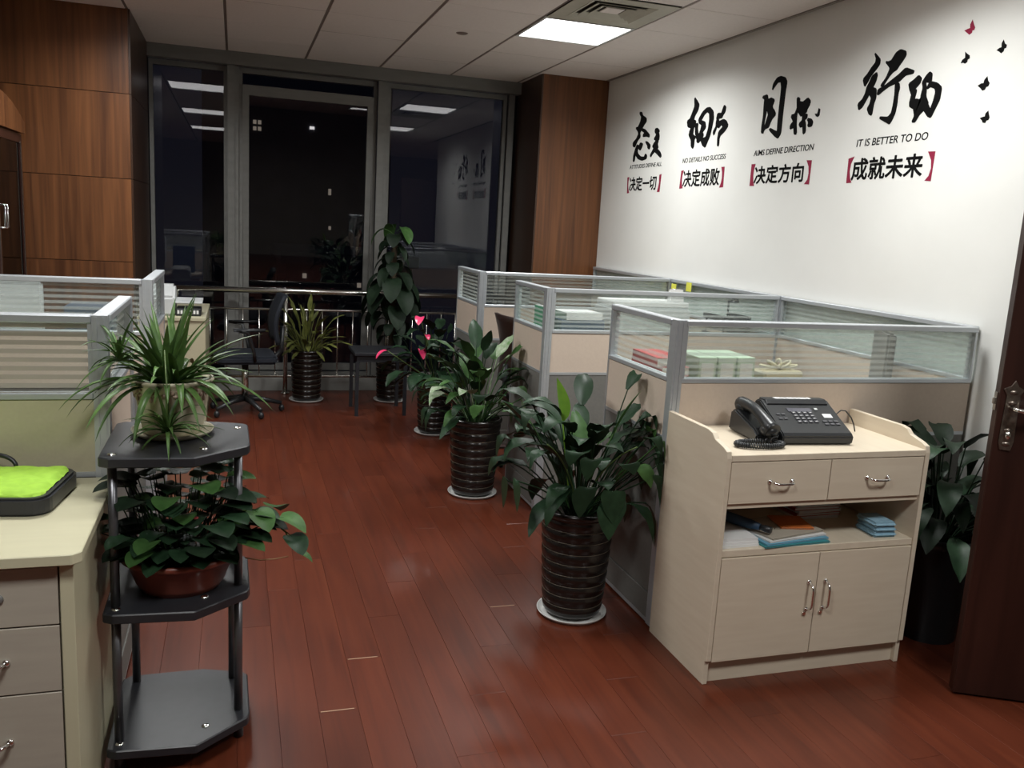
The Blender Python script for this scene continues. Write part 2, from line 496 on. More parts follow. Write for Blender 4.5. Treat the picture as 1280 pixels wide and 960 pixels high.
# ---- clad pillars
def panel_wall(name, x0, x1, y0, y1, joints, colw, sideface):
    s = sbox(name, (x0, x1, y0 + .012, y1, 0, 2.9), M['dark'])
    zs = [0.0] + joints + [CEIL + .01]
    n = max(1, round((x1 - x0) / colw)); wd = (x1 - x0) / n
    for i in range(n):
        for a, b_ in zip(zs, zs[1:]):
            part('veneer_panel', box(x0 + i * wd + .0008, x0 + (i + 1) * wd - .0008, y0, y0 + .011, a + .002, b_ - .002), M['veneer'], s)
    return s
lp = panel_wall('wall_pillar_left', LX, -.655, 6.37, WY + .1, [.56, 1.12, 1.665, 2.205], 1.32, 1)
for a, b_ in zip([0, 1.665, 2.205], [1.665, 2.205, CEIL + .01]):
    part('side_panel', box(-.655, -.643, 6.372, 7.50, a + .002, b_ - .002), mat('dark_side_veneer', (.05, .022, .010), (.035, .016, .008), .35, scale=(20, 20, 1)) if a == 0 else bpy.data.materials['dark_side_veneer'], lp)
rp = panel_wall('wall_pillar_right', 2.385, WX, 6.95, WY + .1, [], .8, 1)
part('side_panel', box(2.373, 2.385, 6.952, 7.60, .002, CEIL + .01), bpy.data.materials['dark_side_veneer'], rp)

# ---- window wall
sbox('trim_1', (-.643, 2.373, 7.50, 7.60, 2.63, CEIL + .01), M['alu_dark'])           # header board
sbox('trim_2', (-.643, 2.373, 7.56, 7.80, 0, .11), M['kerb'])                         # kerb under the glass
sbox('wall_window_top', (-.7, 2.45, WY + .14, WY + .2, 2.7, 2.9), M['dark'])
def mull(name, x, wd):
    s = struct(name, (x, 7.56, 0))
    part('front_face', box(-wd / 2, wd * .15, 0, .02, .11, 2.70), M['alu_dark'], s)
    part('box_section', box(-wd / 2 + .012, wd / 2, .02, .16, .11, 2.70), M['alu_dark'], s)
mull('trim_3', -.015, .085); mull('trim_4', 1.185, .085); mull('trim_5', 2.315, .06)
def window(name, x0, x1, tilt):
    s = struct(name, (0, 0, 0))
    f = MB(); y0, y1 = 7.62, 7.68; fw = .03
    f.box(x0, x0 + fw, y0, y1, .11, 2.63); f.box(x1 - fw, x1, y0, y1, .11, 2.63)
    f.box(x0 + fw, x1 - fw, y0, y1, .11, .15); f.box(x0 + fw, x1 - fw, y0, y1, 2.59, 2.63)
    part('window_frame', f, M['alu_dark'], s)
    if not tilt:
        part('window_pane', box(x0 + fw, x1 - fw, 7.648, 7.656, .15, 2.59), M['window'], s)
    else:
        # top-hung sash, pushed out at the foot
        e = bpy.data.objects.new('sash', None)
        g = MB(); h = 2.42; 
        def q(z): return (2.50 - z) * tilt
        for (a, b_, za, zb) in ((x0 + fw, x1 - fw, 2.42, 2.50), (x0 + fw, x1 - fw, .16, .22), (x0 + fw, x0 + fw + .05, .22, 2.42), (x1 - fw - .05, x1 - fw, .22, 2.42)):
            v = [(a, 7.60 + q(za), za), (b_, 7.60 + q(za), za), (b_, 7.645 + q(za), za), (a, 7.645 + q(za), za),
                 (a, 7.60 + q(zb), zb), (b_, 7.60 + q(zb), zb), (b_, 7.645 + q(zb), zb), (a, 7.645 + q(zb), zb)]
            g.add(v, [(0, 3, 2, 1), (4, 5, 6, 7), (0, 1, 5, 4), (1, 2, 6, 5), (2, 3, 7, 6), (3, 0, 4, 7)])
        sa = part('window_sash', g, M['alu_dark'], s)
        a, b_ = x0 + fw + .05, x1 - fw - .05
        v = [(a, 7.62 + q(.22), .22), (b_, 7.62 + q(.22), .22), (b_, 7.628 + q(.22), .22), (a, 7.628 + q(.22), .22),
             (a, 7.62 + q(2.42), 2.42), (b_, 7.62 + q(2.42), 2.42), (b_, 7.628 + q(2.42), 2.42), (a, 7.628 + q(2.42), 2.42)]
        part('window_pane', MB().add(v, [(0, 3, 2, 1), (4, 5, 6, 7), (0, 1, 5, 4), (1, 2, 6, 5), (2, 3, 7, 6), (3, 0, 4, 7)]), M['window'], sa)
window('window_1', -.643, -.057, 0); window('window_2', .028, 1.142, .035); window('window_3', 1.228, 2.285, 0)

# ---- night buildings outside
def tower(name, label, x0, x1, y, z0, z1, lights):
    t = thing(name, label, 'building', ((x0 + x1) / 2, y, z0))
    wd = (x1 - x0) / 2
    part('wall', box(-wd, wd, 0, 12, 0, z1 - z0), M['facade'], t)
    part('roof', box(-wd - .3, wd + .3, -.3, 12.3, z1 - z0, z1 - z0 + .6), M['facade'], t)
    for (px, pz, sx, sz, mm) in lights:
        part('window', box(px - (x0 + x1) / 2 - sx, px - (x0 + x1) / 2 + sx, -.06, .02, pz - z0 - sz, pz - z0 + sz), M[mm], t)
tower('office_tower', 'dark office tower with a few lit windows far beyond the middle window', -2, 10, 60, -18, 12,
      [(1.20, 7.15, .1, .12, 'litwin'), (1.5, 7.15, .1, .12, 'litwin'), (1.20, 6.75, .1, .12, 'litwin'), (1.5, 6.75, .1, .12, 'litwin'),
       (4.79, 7.08, .15, .09, 'litwhite'), (6.0, 3.06, .09, .2, 'litwin'), (6.04, .70, .08, .12, 'litwin'), (8.22, -1.34, .16, .16, 'litwin')])
tower('apartment_block', 'low dark apartment block with dim windows at the foot of the middle window', 2.5, 9, 46, -18, -1.0,
      [(3.4, -1.6, .1, .12, 'litwin'), (6.2, -2.0, .1, .12, 'litwin')])
o = sbox('trim_6', (-60, 90, 9, 130, -18.6, -18.02), M['facade'])

# ---- stainless rail in front of the windows
t = thing('window_railing', 'stainless steel guard rail with thin balusters along the windows', 'railing', (0, 7.42, 0))
def rod(p, q, r, name, m='steel', seg=10): return part(name, MB().tube([p, q], r, seg), M[m], t)
rod((-.62, 0, .868), (2.36, 0, .868), .024, 'top_rail', seg=14)
rod((-.62, 0, .715), (2.36, 0, .715), .010, 'middle_rail')
rod((-.62, 0, .152), (2.36, 0, .152), .012, 'bottom_rail')
for x in (-.45, .40, 1.25, 2.1):
    rod((x, 0, 0), (x, 0, .85), .019, 'rail_post', seg=12)
    part('post_foot', MB().cyl(x, 0, 0, .012, .035), M['steel'], t)
x = -.58
while x < 2.35:
    if all(abs(x - p) > .05 for p in (-.45, .40, 1.25, 2.1)): rod((x, 0, .152), (x, 0, .715), .006, 'baluster', seg=6)
    x += .128

# ================================================================== wall lettering
DEC = {'A':{'brush':[[[(6.3225,2.4137),(6.278,2.4092),(6.2554,2.3812),(6.1908,2.3566),(6.1866,2.3344),(6.2252,2.3123),(6.2547,2.2855),(6.2845,2.2583),(6.2699,2.2275),(6.3103,2.2082),(6.3545,2.1588),(6.3926,2.1689),(6.3969,2.1919),(6.3388,2.2178),(6.3099,2.253),(6.3231,2.2764),(6.3672,2.3025),(6.3281,2.3029),(6.2912,2.3404),(6.2805,2.3763)],[(6.2642,2.29),(6.192,2.2728),(6.1163,2.2302),(6.1136,2.2155),(6.1577,2.2262),(6.2265,2.2279),(6.2212,2.2459),(6.1878,2.2505),(6.2525,2.2742)],[(6.3211,2.1716),(6.2838,2.1616),(6.3035,2.1255),(6.2903,2.1022),(6.2415,2.077),(6.1794,2.0698),(6.1584,2.0944),(6.1297,2.078),(6.1348,2.06),(6.2105,2.0515),(6.2839,2.0681),(6.3346,2.1011),(6.3435,2.0525),(6.3665,2.0499),(6.3689,2.0917),(6.3425,2.143)],[(6.2614,2.1824),(6.2159,2.1718),(6.2292,2.1505),(6.2514,2.1297),(6.2795,2.1389),(6.2838,2.1616)],[(6.1759,2.1873),(6.1315,2.1768),(6.0848,2.1518),(6.0969,2.1271),(6.1238,2.1362),(6.1365,2.1589)]],[[(6.024,2.2658),(5.9918,2.2666),(5.9509,2.2455),(5.97,2.2364),(5.9945,2.2384),(6.0185,2.2368),(6.0295,2.252)],[(6.0027,2.2391),(5.9651,2.236),(5.949,2.2099),(5.9517,2.1818),(5.9918,2.1812),(6.0352,2.1951),(6.0062,2.2144)],[(6.029,2.1623),(5.9993,2.1781),(5.9598,2.1824),(5.9613,2.1647),(5.9863,2.1522),(5.9503,2.1319),(5.9713,2.1155),(5.9988,2.1065),(6.0395,2.0873),(6.0608,2.0683),(6.076,2.0786),(6.0436,2.1093),(6.0228,2.1296),(6.0498,2.1422)],[(6.0228,2.1296),(5.972,2.1191),(5.9192,2.0944),(5.8897,2.0643),(5.9041,2.0566),(5.957,2.0825),(6.0104,2.1072)]]],'br':[[(6.449,1.9309),(6.4142,1.9335),(6.4244,1.8992),(6.4234,1.8645),(6.4153,1.8411),(6.3983,1.8098),(6.4349,1.8066)],[(5.8963,1.931),(5.8638,1.9354),(5.873,1.8073),(5.9166,1.8081),(5.9007,1.8438),(5.8932,1.8722),(5.8968,1.9081)]],'en':('ATTITUDES DEFINE ALL',6.4218,5.8746,1.9932,0.0298),'zh':('决定一切',6.4021,5.9384,1.8274,1.9262)},'B':{'brush':[[[(5.4716,2.4252),(5.4243,2.3917),(5.398,2.3678),(5.4068,2.3373),(5.4441,2.3025),(5.4537,2.2752),(5.4223,2.2652),(5.4244,2.2372),(5.4441,2.2248),(5.4497,2.1755),(5.4346,2.1744),(5.4094,2.1582),(5.4217,2.145),(5.421,2.1023),(5.4333,2.0889),(5.4587,2.1049),(5.4669,2.1483),(5.5029,2.1797),(5.4994,2.2009),(5.482,2.228),(5.5293,2.2393),(5.544,2.2765),(5.5082,2.2875),(5.4845,2.3207),(5.4563,2.3672)],[(5.3873,2.2724),(5.3447,2.3135),(5.2924,2.3357),(5.2505,2.3346),(5.204,2.306),(5.192,2.2641),(5.2009,2.2174),(5.217,2.1573),(5.2443,2.118),(5.2661,2.0849),(5.3047,2.1015),(5.3417,2.1461),(5.3054,2.1433),(5.2709,2.1477),(5.246,2.2008),(5.2409,2.262),(5.251,2.3006),(5.2813,2.3139),(5.3138,2.3),(5.344,2.2718),(5.3632,2.2597)],[(5.3879,2.276),(5.3413,2.2577),(5.2966,2.2466),(5.2829,2.2108),(5.3207,2.1863),(5.3022,2.164),(5.3199,2.1444),(5.3657,2.1197),(5.3905,2.1356),(5.3648,2.1689),(5.3436,2.2091),(5.3402,2.2367),(5.3758,2.2504)],[(5.4257,2.2444),(5.3899,2.2482),(5.3906,2.2131),(5.3778,2.1839),(5.3604,2.1685),(5.3697,2.1411),(5.3932,2.1499),(5.4149,2.1869)]],[[(5.0752,2.3291),(5.0508,2.3166),(5.055,2.2906),(5.0717,2.2757),(5.0904,2.271),(5.0811,2.2568),(5.1208,2.2572),(5.1318,2.2449),(5.1535,2.2537),(5.1464,2.2866),(5.099,2.2818),(5.0895,2.3008)],[(5.1467,2.253),(5.1176,2.2402),(5.1376,2.205),(5.1684,2.1534),(5.1819,2.1749),(5.1513,2.2062),(5.1537,2.2335)],[(5.1163,2.2334),(5.0653,2.2419),(5.0303,2.2287),(5.003,2.1998),(5.0386,2.1698),(5.0867,2.147),(5.0963,2.1276),(5.0947,2.0837),(5.1109,2.0848),(5.1166,2.1291),(5.1108,2.1691),(5.069,2.1924),(5.0595,2.2115),(5.0862,2.2139),(5.116,2.1964),(5.1308,2.2044)]]],'br':[[(5.5663,1.9455),(5.5295,1.9483),(5.5447,1.9138),(5.547,1.8845),(5.5414,1.8549),(5.5264,1.8251),(5.5747,1.8233)],[(5.0358,1.9476),(4.9965,1.9471),(4.9919,1.8194),(5.0404,1.8178),(5.0235,1.8472),(5.0166,1.8808),(5.0217,1.9146)]],'en':('NO DETAILS NO SUCCESS',5.561,4.9949,1.996,0.0313),'zh':('决定成败',5.53,5.0514,1.8363,1.9419)},'C':{'brush':[[[(4.5533,2.3579),(4.5473,2.3917),(4.5154,2.4184),(4.4796,2.4217),(4.4351,2.4074),(4.4166,2.3847),(4.422,2.3381),(4.4236,2.2841),(4.4251,2.2161),(4.4241,2.1476),(4.4236,2.1063),(4.4456,2.0818),(4.4792,2.0968),(4.5429,2.137),(4.5308,2.1395),(4.4838,2.1216),(4.4582,2.116),(4.4626,2.1717),(4.4635,2.2406),(4.4619,2.309),(4.4626,2.3636),(4.4748,2.3958),(4.5052,2.3965),(4.532,2.3759)],[(4.6498,2.3311),(4.5994,2.3357),(4.5889,2.3134),(4.5892,2.2819),(4.5927,2.2331),(4.6027,2.1846),(4.5977,2.1239),(4.62,2.1257),(4.6223,2.1651),(4.6161,2.2213),(4.6205,2.2783),(4.6214,2.3172)],[(4.5933,2.3034),(4.5574,2.3133),(4.521,2.2987),(4.5315,2.2756),(4.553,2.257),(4.5198,2.2466),(4.4931,2.2161),(4.5231,2.1982),(4.5382,2.1787),(4.552,2.1518),(4.5829,2.1475),(4.5997,2.1347),(4.5781,2.1894),(4.5655,2.2233),(4.5838,2.2533)]],[[(4.3019,2.2868),(4.2775,2.2774),(4.2777,2.2609),(4.245,2.2539),(4.2043,2.2721),(4.1788,2.253),(4.1856,2.231),(4.2154,2.2146),(4.1973,2.2061),(4.2323,2.1867),(4.2545,2.1856),(4.2666,2.22),(4.2871,2.2088),(4.2891,2.189),(4.2859,2.142),(4.2728,2.0908),(4.2937,2.0924),(4.3031,2.1302),(4.3365,2.1229),(4.3374,2.1399),(4.3125,2.1612),(4.3419,2.1943),(4.3079,2.1976),(4.291,2.2292),(4.2961,2.2563)],[(4.2323,2.1867),(4.1935,2.1861),(4.1953,2.1667),(4.2165,2.1622),(4.2002,2.1343),(4.1948,2.0944),(4.2098,2.0857),(4.2215,2.1296),(4.243,2.1249),(4.2576,2.1428),(4.2323,2.157)],[(4.1891,2.1628),(4.1551,2.1563),(4.1383,2.1418),(4.1433,2.1227),(4.1703,2.1219),(4.1778,2.1323),(4.1624,2.1375)]]],'br':[[(4.6894,1.9474),(4.6466,1.9475),(4.6591,1.9081),(4.6603,1.8789),(4.652,1.8421),(4.6408,1.8183),(4.6895,1.8196)],[(4.1528,1.9425),(4.1066,1.9401),(4.1085,1.8125),(4.153,1.8151),(4.1278,1.8396),(4.1231,1.8725),(4.1301,1.909)]],'en':('AIMS DEFINE DIRECTION',4.6785,4.1025,1.9931,0.0334),'zh':('决定方向',4.6463,4.1714,1.8324,1.9283)},'D':{'brush':[[[(3.7092,2.4255),(3.687,2.4081),(3.6621,2.387),(3.6634,2.3665),(3.6809,2.3483),(3.7176,2.3187),(3.7341,2.2928),(3.7522,2.274),(3.7703,2.3118),(3.7416,2.3326),(3.7196,2.3575),(3.6938,2.378),(3.6925,2.3986)],[(3.6775,2.3305),(3.6694,2.3155),(3.6748,2.2884),(3.695,2.2561),(3.7073,2.2366),(3.7245,2.2139),(3.7503,2.1776),(3.7757,2.166),(3.7869,2.196),(3.7572,2.2141),(3.7404,2.2406),(3.7348,2.2682),(3.7183,2.2942),(3.7066,2.3172)],[(3.6648,2.2523),(3.6599,2.2099),(3.6706,2.1831),(3.6745,2.1307),(3.6939,2.1376),(3.7131,2.1651),(3.6978,2.1861),(3.6923,2.2137),(3.7117,2.2371),(3.6964,2.2633)],[(3.5312,2.4113),(3.4948,2.3974),(3.4896,2.38),(3.5068,2.3595),(3.5273,2.3393),(3.5392,2.3243),(3.5627,2.3175),(3.5844,2.3002),(3.6221,2.2573),(3.6368,2.264),(3.6039,2.2961),(3.5859,2.3344),(3.593,2.3457),(3.6234,2.3721),(3.6022,2.3675),(3.5828,2.3713),(3.5587,2.4011)],[(3.6525,2.2264),(3.6512,2.2471),(3.607,2.2588),(3.5605,2.28),(3.5151,2.3007),(3.4805,2.3224),(3.4244,2.301),(3.4273,2.2916),(3.4747,2.2917),(3.5136,2.2669),(3.5758,2.2548),(3.6135,2.239),(3.6436,2.2233)],[(3.5331,2.2662),(3.5116,2.2566),(3.5047,2.2355),(3.5102,2.2126),(3.509,2.1652),(3.5132,2.125),(3.53,2.0925),(3.5423,2.0778),(3.5646,2.0888),(3.615,2.1109),(3.6108,2.1161),(3.5582,2.1089),(3.5366,2.1273),(3.5313,2.1677),(3.5303,2.2151),(3.5349,2.2495)]],[[(3.4474,2.2482),(3.4167,2.2606),(3.392,2.2768),(3.3705,2.2608),(3.3762,2.2421),(3.4043,2.2195),(3.4177,2.1915),(3.438,2.2238)],[(3.4264,2.1627),(3.4203,2.1951),(3.4043,2.2195),(3.3916,2.2114),(3.3992,2.1729),(3.3915,2.1522),(3.3992,2.1332),(3.4232,2.1458)],[(3.4139,2.1712),(3.3813,2.1721),(3.351,2.1575),(3.3601,2.1814),(3.3527,2.2195),(3.3627,2.2435),(3.3444,2.2669),(3.3249,2.2822),(3.3095,2.2717),(3.3079,2.2395),(3.3201,2.2334),(3.3293,2.2584),(3.3413,2.2362),(3.3332,2.217),(3.3303,2.1779),(3.3074,2.1429),(3.33,2.1194),(3.3542,2.1023),(3.3762,2.0714),(3.3953,2.0732),(3.3832,2.0985),(3.3985,2.1398)],[(3.3076,2.2382),(3.2702,2.2268),(3.2418,2.2054),(3.2435,2.1549),(3.2628,2.1188),(3.2825,2.0822),(3.302,2.0906),(3.33,2.1194),(3.312,2.1434),(3.2914,2.1154),(3.2781,2.1525),(3.272,2.1901),(3.2796,2.207),(3.3084,2.219),(3.3273,2.2098),(3.3237,2.2287)]]],'br':[[(3.8068,1.9316),(3.763,1.9402),(3.7834,1.9046),(3.7867,1.8678),(3.7781,1.8342),(3.7635,1.8116),(3.8023,1.8105)],[(3.2695,1.9338),(3.2257,1.9323),(3.2294,1.8025),(3.2678,1.8057),(3.2473,1.826),(3.2382,1.8584),(3.2442,1.8945)]],'en':('IT IS BETTER TO DO',3.7594,3.282,1.9857,0.0354),'zh':('成就未来',3.7693,3.2925,1.8261,1.9255)},'bf':[[(3.1198,2.4619),(3.1091,2.4399),(3.1016,2.4285),(3.1034,2.4204),(3.1133,2.4207),(3.1148,2.411),(3.1259,2.4065),(3.1376,2.4152),(3.1546,2.4268),(3.14,2.4282),(3.1251,2.4304),(3.1267,2.4457)],[(2.9415,2.3507),(2.933,2.3348),(2.9227,2.3283),(2.9239,2.3189),(2.9322,2.3179),(2.9339,2.3076),(2.9432,2.3019),(2.9525,2.3092),(2.9675,2.3165),(2.956,2.3209),(2.9442,2.3233),(2.946,2.3395)],[(3.1341,2.3364),(3.1256,2.3275),(3.109,2.3172),(3.107,2.3068),(3.1165,2.3043),(3.1178,2.2934),(3.1272,2.2897),(3.137,2.2948),(3.1498,2.2942),(3.1436,2.3049),(3.1293,2.3113),(3.1302,2.3231)],[(2.9969,2.2168),(2.9912,2.2002),(2.9821,2.1891),(2.9852,2.1787),(2.9963,2.1771),(3.0008,2.1668),(3.0114,2.1651),(3.0246,2.1773),(3.0394,2.1867),(3.0229,2.192),(3.01,2.1918),(3.008,2.2049)],[(2.9659,2.0769),(2.9613,2.063),(2.9557,2.0501),(2.9592,2.0419),(2.9687,2.0413),(2.9732,2.0318),(2.9846,2.0343),(2.9902,2.0434),(3.0028,2.0521),(2.9872,2.0546),(2.9778,2.0557),(2.9757,2.0684)],[(4.1278,2.1828),(4.1061,2.1806),(4.0977,2.2086),(4.0857,2.201),(4.0866,2.1723),(4.0979,2.165),(4.1148,2.1706)]]}
def text_mesh(body, offset, shear=0):
    cu = bpy.data.curves.new('lettering_curve', 'FONT')
    cu.body = body; cu.offset = offset; cu.shear = shear; cu.resolution_u = 4
    ob = bpy.data.objects.new('lettering_tmp', cu); COL.objects.link(ob)
    dg = bpy.context.evaluated_depsgraph_get()
    me = bpy.data.meshes.new_from_object(ob.evaluated_get(dg))
    bpy.data.objects.remove(ob); bpy.data.curves.remove(cu)
    return me
def wall_text(name, body, y0, y1, z, h, parent, m, offset, shear, py, fat=0):
    """lettering that runs along -Y on the right wall: from y0 to y1, standing on height z"""
    me = text_mesh(body, offset, shear)
    xs = [v.co.x for v in me.vertices]; ys = [v.co.y for v in me.vertices]
    ax, bx, ay, by = min(xs), max(xs), min(ys), max(ys)
    bm = bmesh.new(); bm.from_mesh(me)
    for v in bm.verts:
        u = (v.co.x - ax) / (bx - ax); k = (v.co.y - ay) / (by - ay)
        v.co = Vector((-.0012, (y0 - py) + (y1 - y0) * u, z + h * k))
    bmesh.ops.recalc_face_normals(bm, faces=bm.faces)
    r = bmesh.ops.extrude_face_region(bm, geom=list(bm.faces))
    bmesh.ops.translate(bm, verts=[g for g in r['geom'] if isinstance(g, bmesh.types.BMVert)], vec=(.0010, 0, 0))
    bmesh.ops.recalc_face_normals(bm, faces=bm.faces)
    if fat:      # bold weight: the strokes repeated a hair to each side
        g0 = list(bm.verts) + list(bm.edges) + list(bm.faces)
        for q in range(8):
            a = q * math.pi / 4
            d = bmesh.ops.duplicate(bm, geom=g0)
            bmesh.ops.translate(bm, verts=[g for g in d['geom'] if isinstance(g, bmesh.types.BMVert)], vec=(-.00004 * (q + 1), fat * math.cos(a), fat * math.sin(a)))
    bm.to_mesh(me); bm.free()
    me.materials.clear(); me.materials.append(m)
    for p in me.polygons: p.material_index = 0; p.use_smooth = False
    return link(name, me, parent)
def decal(polys, py, m, name, parent, smooth=True, fat=.0035):
    mb = MB()
    for i, p in enumerate(polys):
        q = [(y - py, z) for y, z in p]
        if smooth:
            for _ in range(1):
                r = []
                for a, b_ in zip(q, q[1:] + q[:1]):
                    d = math.hypot(a[0] - b_[0], a[1] - b_[1])
                    k = .14
                    r += [(a[0] * (1 - k) + b_[0] * k, a[1] * (1 - k) + b_[1] * k), (a[0] * k + b_[0] * (1 - k), a[1] * k + b_[1] * (1 - k))]
                q = r
        ar = sum(a[0] * b_[1] - b_[0] * a[1] for a, b_ in zip(q, q[1:] + q[:1]))
        if fat:
            r = []
            for i0 in range(len(q)):
                p_, n_ = q[i0 - 1], q[(i0 + 1) % len(q)]
                dx, dy = n_[0] - p_[0], n_[1] - p_[1]; l_ = math.hypot(dx, dy) or 1
                s_ = fat if ar > 0 else -fat
                r.append((q[i0][0] + dy / l_ * s_, q[i0][1] - dx / l_ * s_))
            q = r
        mb.prism(q, -.0014 - i * .0002, -.0002, 'x')
    o = part(name, mb, m, parent)
    bm = bmesh.new(); bm.from_mesh(o.data); bmesh.ops.recalc_face_normals(bm, faces=bm.faces)
    bmesh.ops.triangulate(bm, faces=[f for f in bm.faces if len(f.verts) > 4])
    bm.to_mesh(o.data); bm.free()
    return o
desc = {'A': 'wall slogan nearest the wood pillar, ATTITUDES DEFINE ALL in black and crimson',
        'B': 'wall slogan NO DETAILS NO SUCCESS, second from the wood pillar',
        'C': 'wall slogan AIMS DEFINE DIRECTION, third from the wood pillar',
        'D': 'largest looking wall slogan IT IS BETTER TO DO, nearest the dark door'}
for k in 'ABCD':
    d = DEC[k]
    py = (d['zh'][1] + d['zh'][2]) / 2
    t = thing('wall_slogan', desc[k], 'wall lettering', (WX, py, 0), group='slogans on the white wall')
    for ps in d['brush']: decal(ps, py, M['ink'], 'brush_character', t, True, .0035 if k == 'D' else .0055)
    for ps in d['br']: decal([ps], py, M['ink_red'], 'bracket', t, False, 0)
    b_, y0, y1, z, h = d['en']
    wall_text('english_line', b_, y0, y1, z, h, t, M['ink'], .010, .12, py)
    b_, y0, y1, z, zt = d['zh']
    wall_text('slogan_line', b_, y0, y1, z - .002, zt - z + .004, t, M['ink'], 0, 0, py, .0028)
bl = ['crimson butterfly sticker, the topmost on the white wall', 'black butterfly sticker nearest the wall edge by the door',
      'black butterfly sticker on the wall left of and below the crimson one', 'large black butterfly sticker, second from the bottom of the swarm',
      'lowest black butterfly sticker on the wall', 'tiny black butterfly sticker after the third brush slogan']
for i, p in enumerate(DEC['bf']):
    py = sum(a for a, b_ in p) / len(p)
    o = decal([p], py, M['ink_red'] if i == 0 else M['ink'], 'butterfly_sticker', None, False, .002)
    tag(o, bl[i], 'sticker', 'butterfly stickers on the wall', loc=(WX, py, 0))

# ================================================================== cubicle screens
def screen(name, label, L, loc, rz=0, post=(True, False), upper='beige', glass='stripe', group='cubicle screens', H=1.2, low='grey', cap=False):
    t = thing('cubicle_screen', label, 'partition', loc, rz, group)
    a = .042 if post[0] else .002
    b_ = L - (.042 if post[1] else .002)
    def pst(x):
        f = MB().box(x, x + .04, 0, .04, .012, H)
        for d in (.008, .026):
            f.box(x + d, x + d + .006, -.003, .0, .02, H - .004); f.box(x + d, x + d + .006, .04, .043, .02, H - .004)
        p = part('post', f, M['alu'], t)
        part('foot', MB().cyl(x + .02, .02, 0, .014, .014, 12), M['steel'], p)
    if post[0]: pst(.001)
    if post[1]: pst(L - .041)
    part('top_rail', box(a, b_, -.002, .042, H - .022, H), M['alu'], t, .003)
    part('side_stile', box(a, a + .010, .004, .036, .985, H - .022), M['alu'], t)
    if cap: part('end_cap', box(L - .002, L + .006, .002, .038, .012, H), M['alu'], t)
    part('side_stile', box(b_ - .010, b_, .004, .036, .985, H - .022), M['alu'], t)
    part('glass_pane', box(a + .010, b_ - .010, .017, .022, .985, H - .022), M[glass], t)
    part('middle_rail', box(a, b_, .001, .039, .968, .985), M['alu'], t, .002)
    part('upper_panel', box(a, b_, .006, .034, .762, .966), M[upper], t)
    part('trim_rail', box(a, b_, .004, .036, .748, .762), M['alu'], t)
    part('lower_panel', box(a, b_, .007, .033, .135, .748), M[low], t)
    part('skirting', box(a, b_, .003, .037, .03, .131), M[low], t, .002)
    part('base_rail', box(a, b_, .006, .034, .012, .03), M['alu'], t)
    return t
XF = 1.52
screen('', 'nearest cubicle screen, standing behind the fax cabinet', 2.908 - XF, (XF, 2.79, 0))
screen('', 'short end screen of the nearest right cubicle, beside the front ribbed pot', .535, (XF + .04, 2.832, 0), R(90), post=(False, False), cap=True)
screen('', 'second cubicle screen counted from the fax cabinet', 2.908 - XF, (XF, 4.18, 0))
screen('', 'short end screen of the second right cubicle, green folder behind its glass', .49, (XF + .04, 4.222, 0), R(90), post=(False, False), cap=True)
screen('', 'third and farthest cubicle screen on the right', 2.908 - XF, (XF, 5.48, 0))
screen('', 'short end screen of the farthest right cubicle', .55, (XF + .04, 5.522, 0), R(90), post=(False, False), cap=True)
screen('', 'screen along the white wall in the nearest right cubicle', 4.178 - 2.832, (2.951, 2.832, 0), R(90), post=(False, False), upper='beige')
screen('', 'screen along the white wall in the second right cubicle', 5.478 - 4.18, (2.951, 4.18, 0), R(90), post=(True, False))
screen('', 'screen along the white wall beyond the third cubicle screen', 6.90 - 5.48, (2.951, 5.48, 0), R(90), post=(True, False))
screen('', 'nearest left cubicle screen, behind the lime green sleeve', 1.60, (-.33 - 1.60, 2.56, 0), post=(False, True), upper='beige_l', glass='frost')
screen('', 'short end screen behind the plant stand', .54, (-.33, 2.602, 0), R(90), post=(False, True), upper='beige', glass='stripe')
screen('', 'second left cubicle screen with a white monitor behind', 1.60, (-.325 - 1.60, 3.86, 0), post=(False, True), upper='beige')
screen('', 'far short end screen of the second left cubicle', .60, (-.325, 3.902, 0), R(90), post=(False, False), cap=True)

# worktops in the cubicles
def worktop(label, x0, x1, y0, y1, side=None):
    t = thing('cubicle_worktop', label, 'desk', ((x0 + x1) / 2, (y0 + y1) / 2, 0), group='cubicle worktops')
    a, b_ = (x1 - x0) / 2, (y1 - y0) / 2
    part('top', box(-a, a, -b_, b_, .722, .747), M['lam_h'], t, .002)
    part('back_panel', box(-a + .02, a - .02, b_ - .06, b_ - .045, .35, .722), M['lam'], t)
    part('side_panel', box(-a, -a + .018, -b_ + .01, b_ - .01, 0, .722), M['lam'], t)
    part('side_panel', box(a - .018, a, -b_ + .01, b_ - .01, 0, .722), M['lam'], t)
    return t
worktop('pale worktop in the nearest right cubicle, books and boxes on it', 1.565, 2.905, 2.835, 3.42)
worktop('pale worktop in the second right cubicle, behind the blue box file', 1.565, 2.905, 4.225, 4.80)
worktop('pale worktop in the farthest right cubicle', 1.565, 2.905, 5.525, 6.10)
worktop('pale worktop in the nearest left cubicle, behind the first screen', -1.90, -.375, 2.605, 3.18)
worktop('pale worktop in the second left cubicle, carrying a white monitor', -1.90, -.375, 3.905, 4.48)

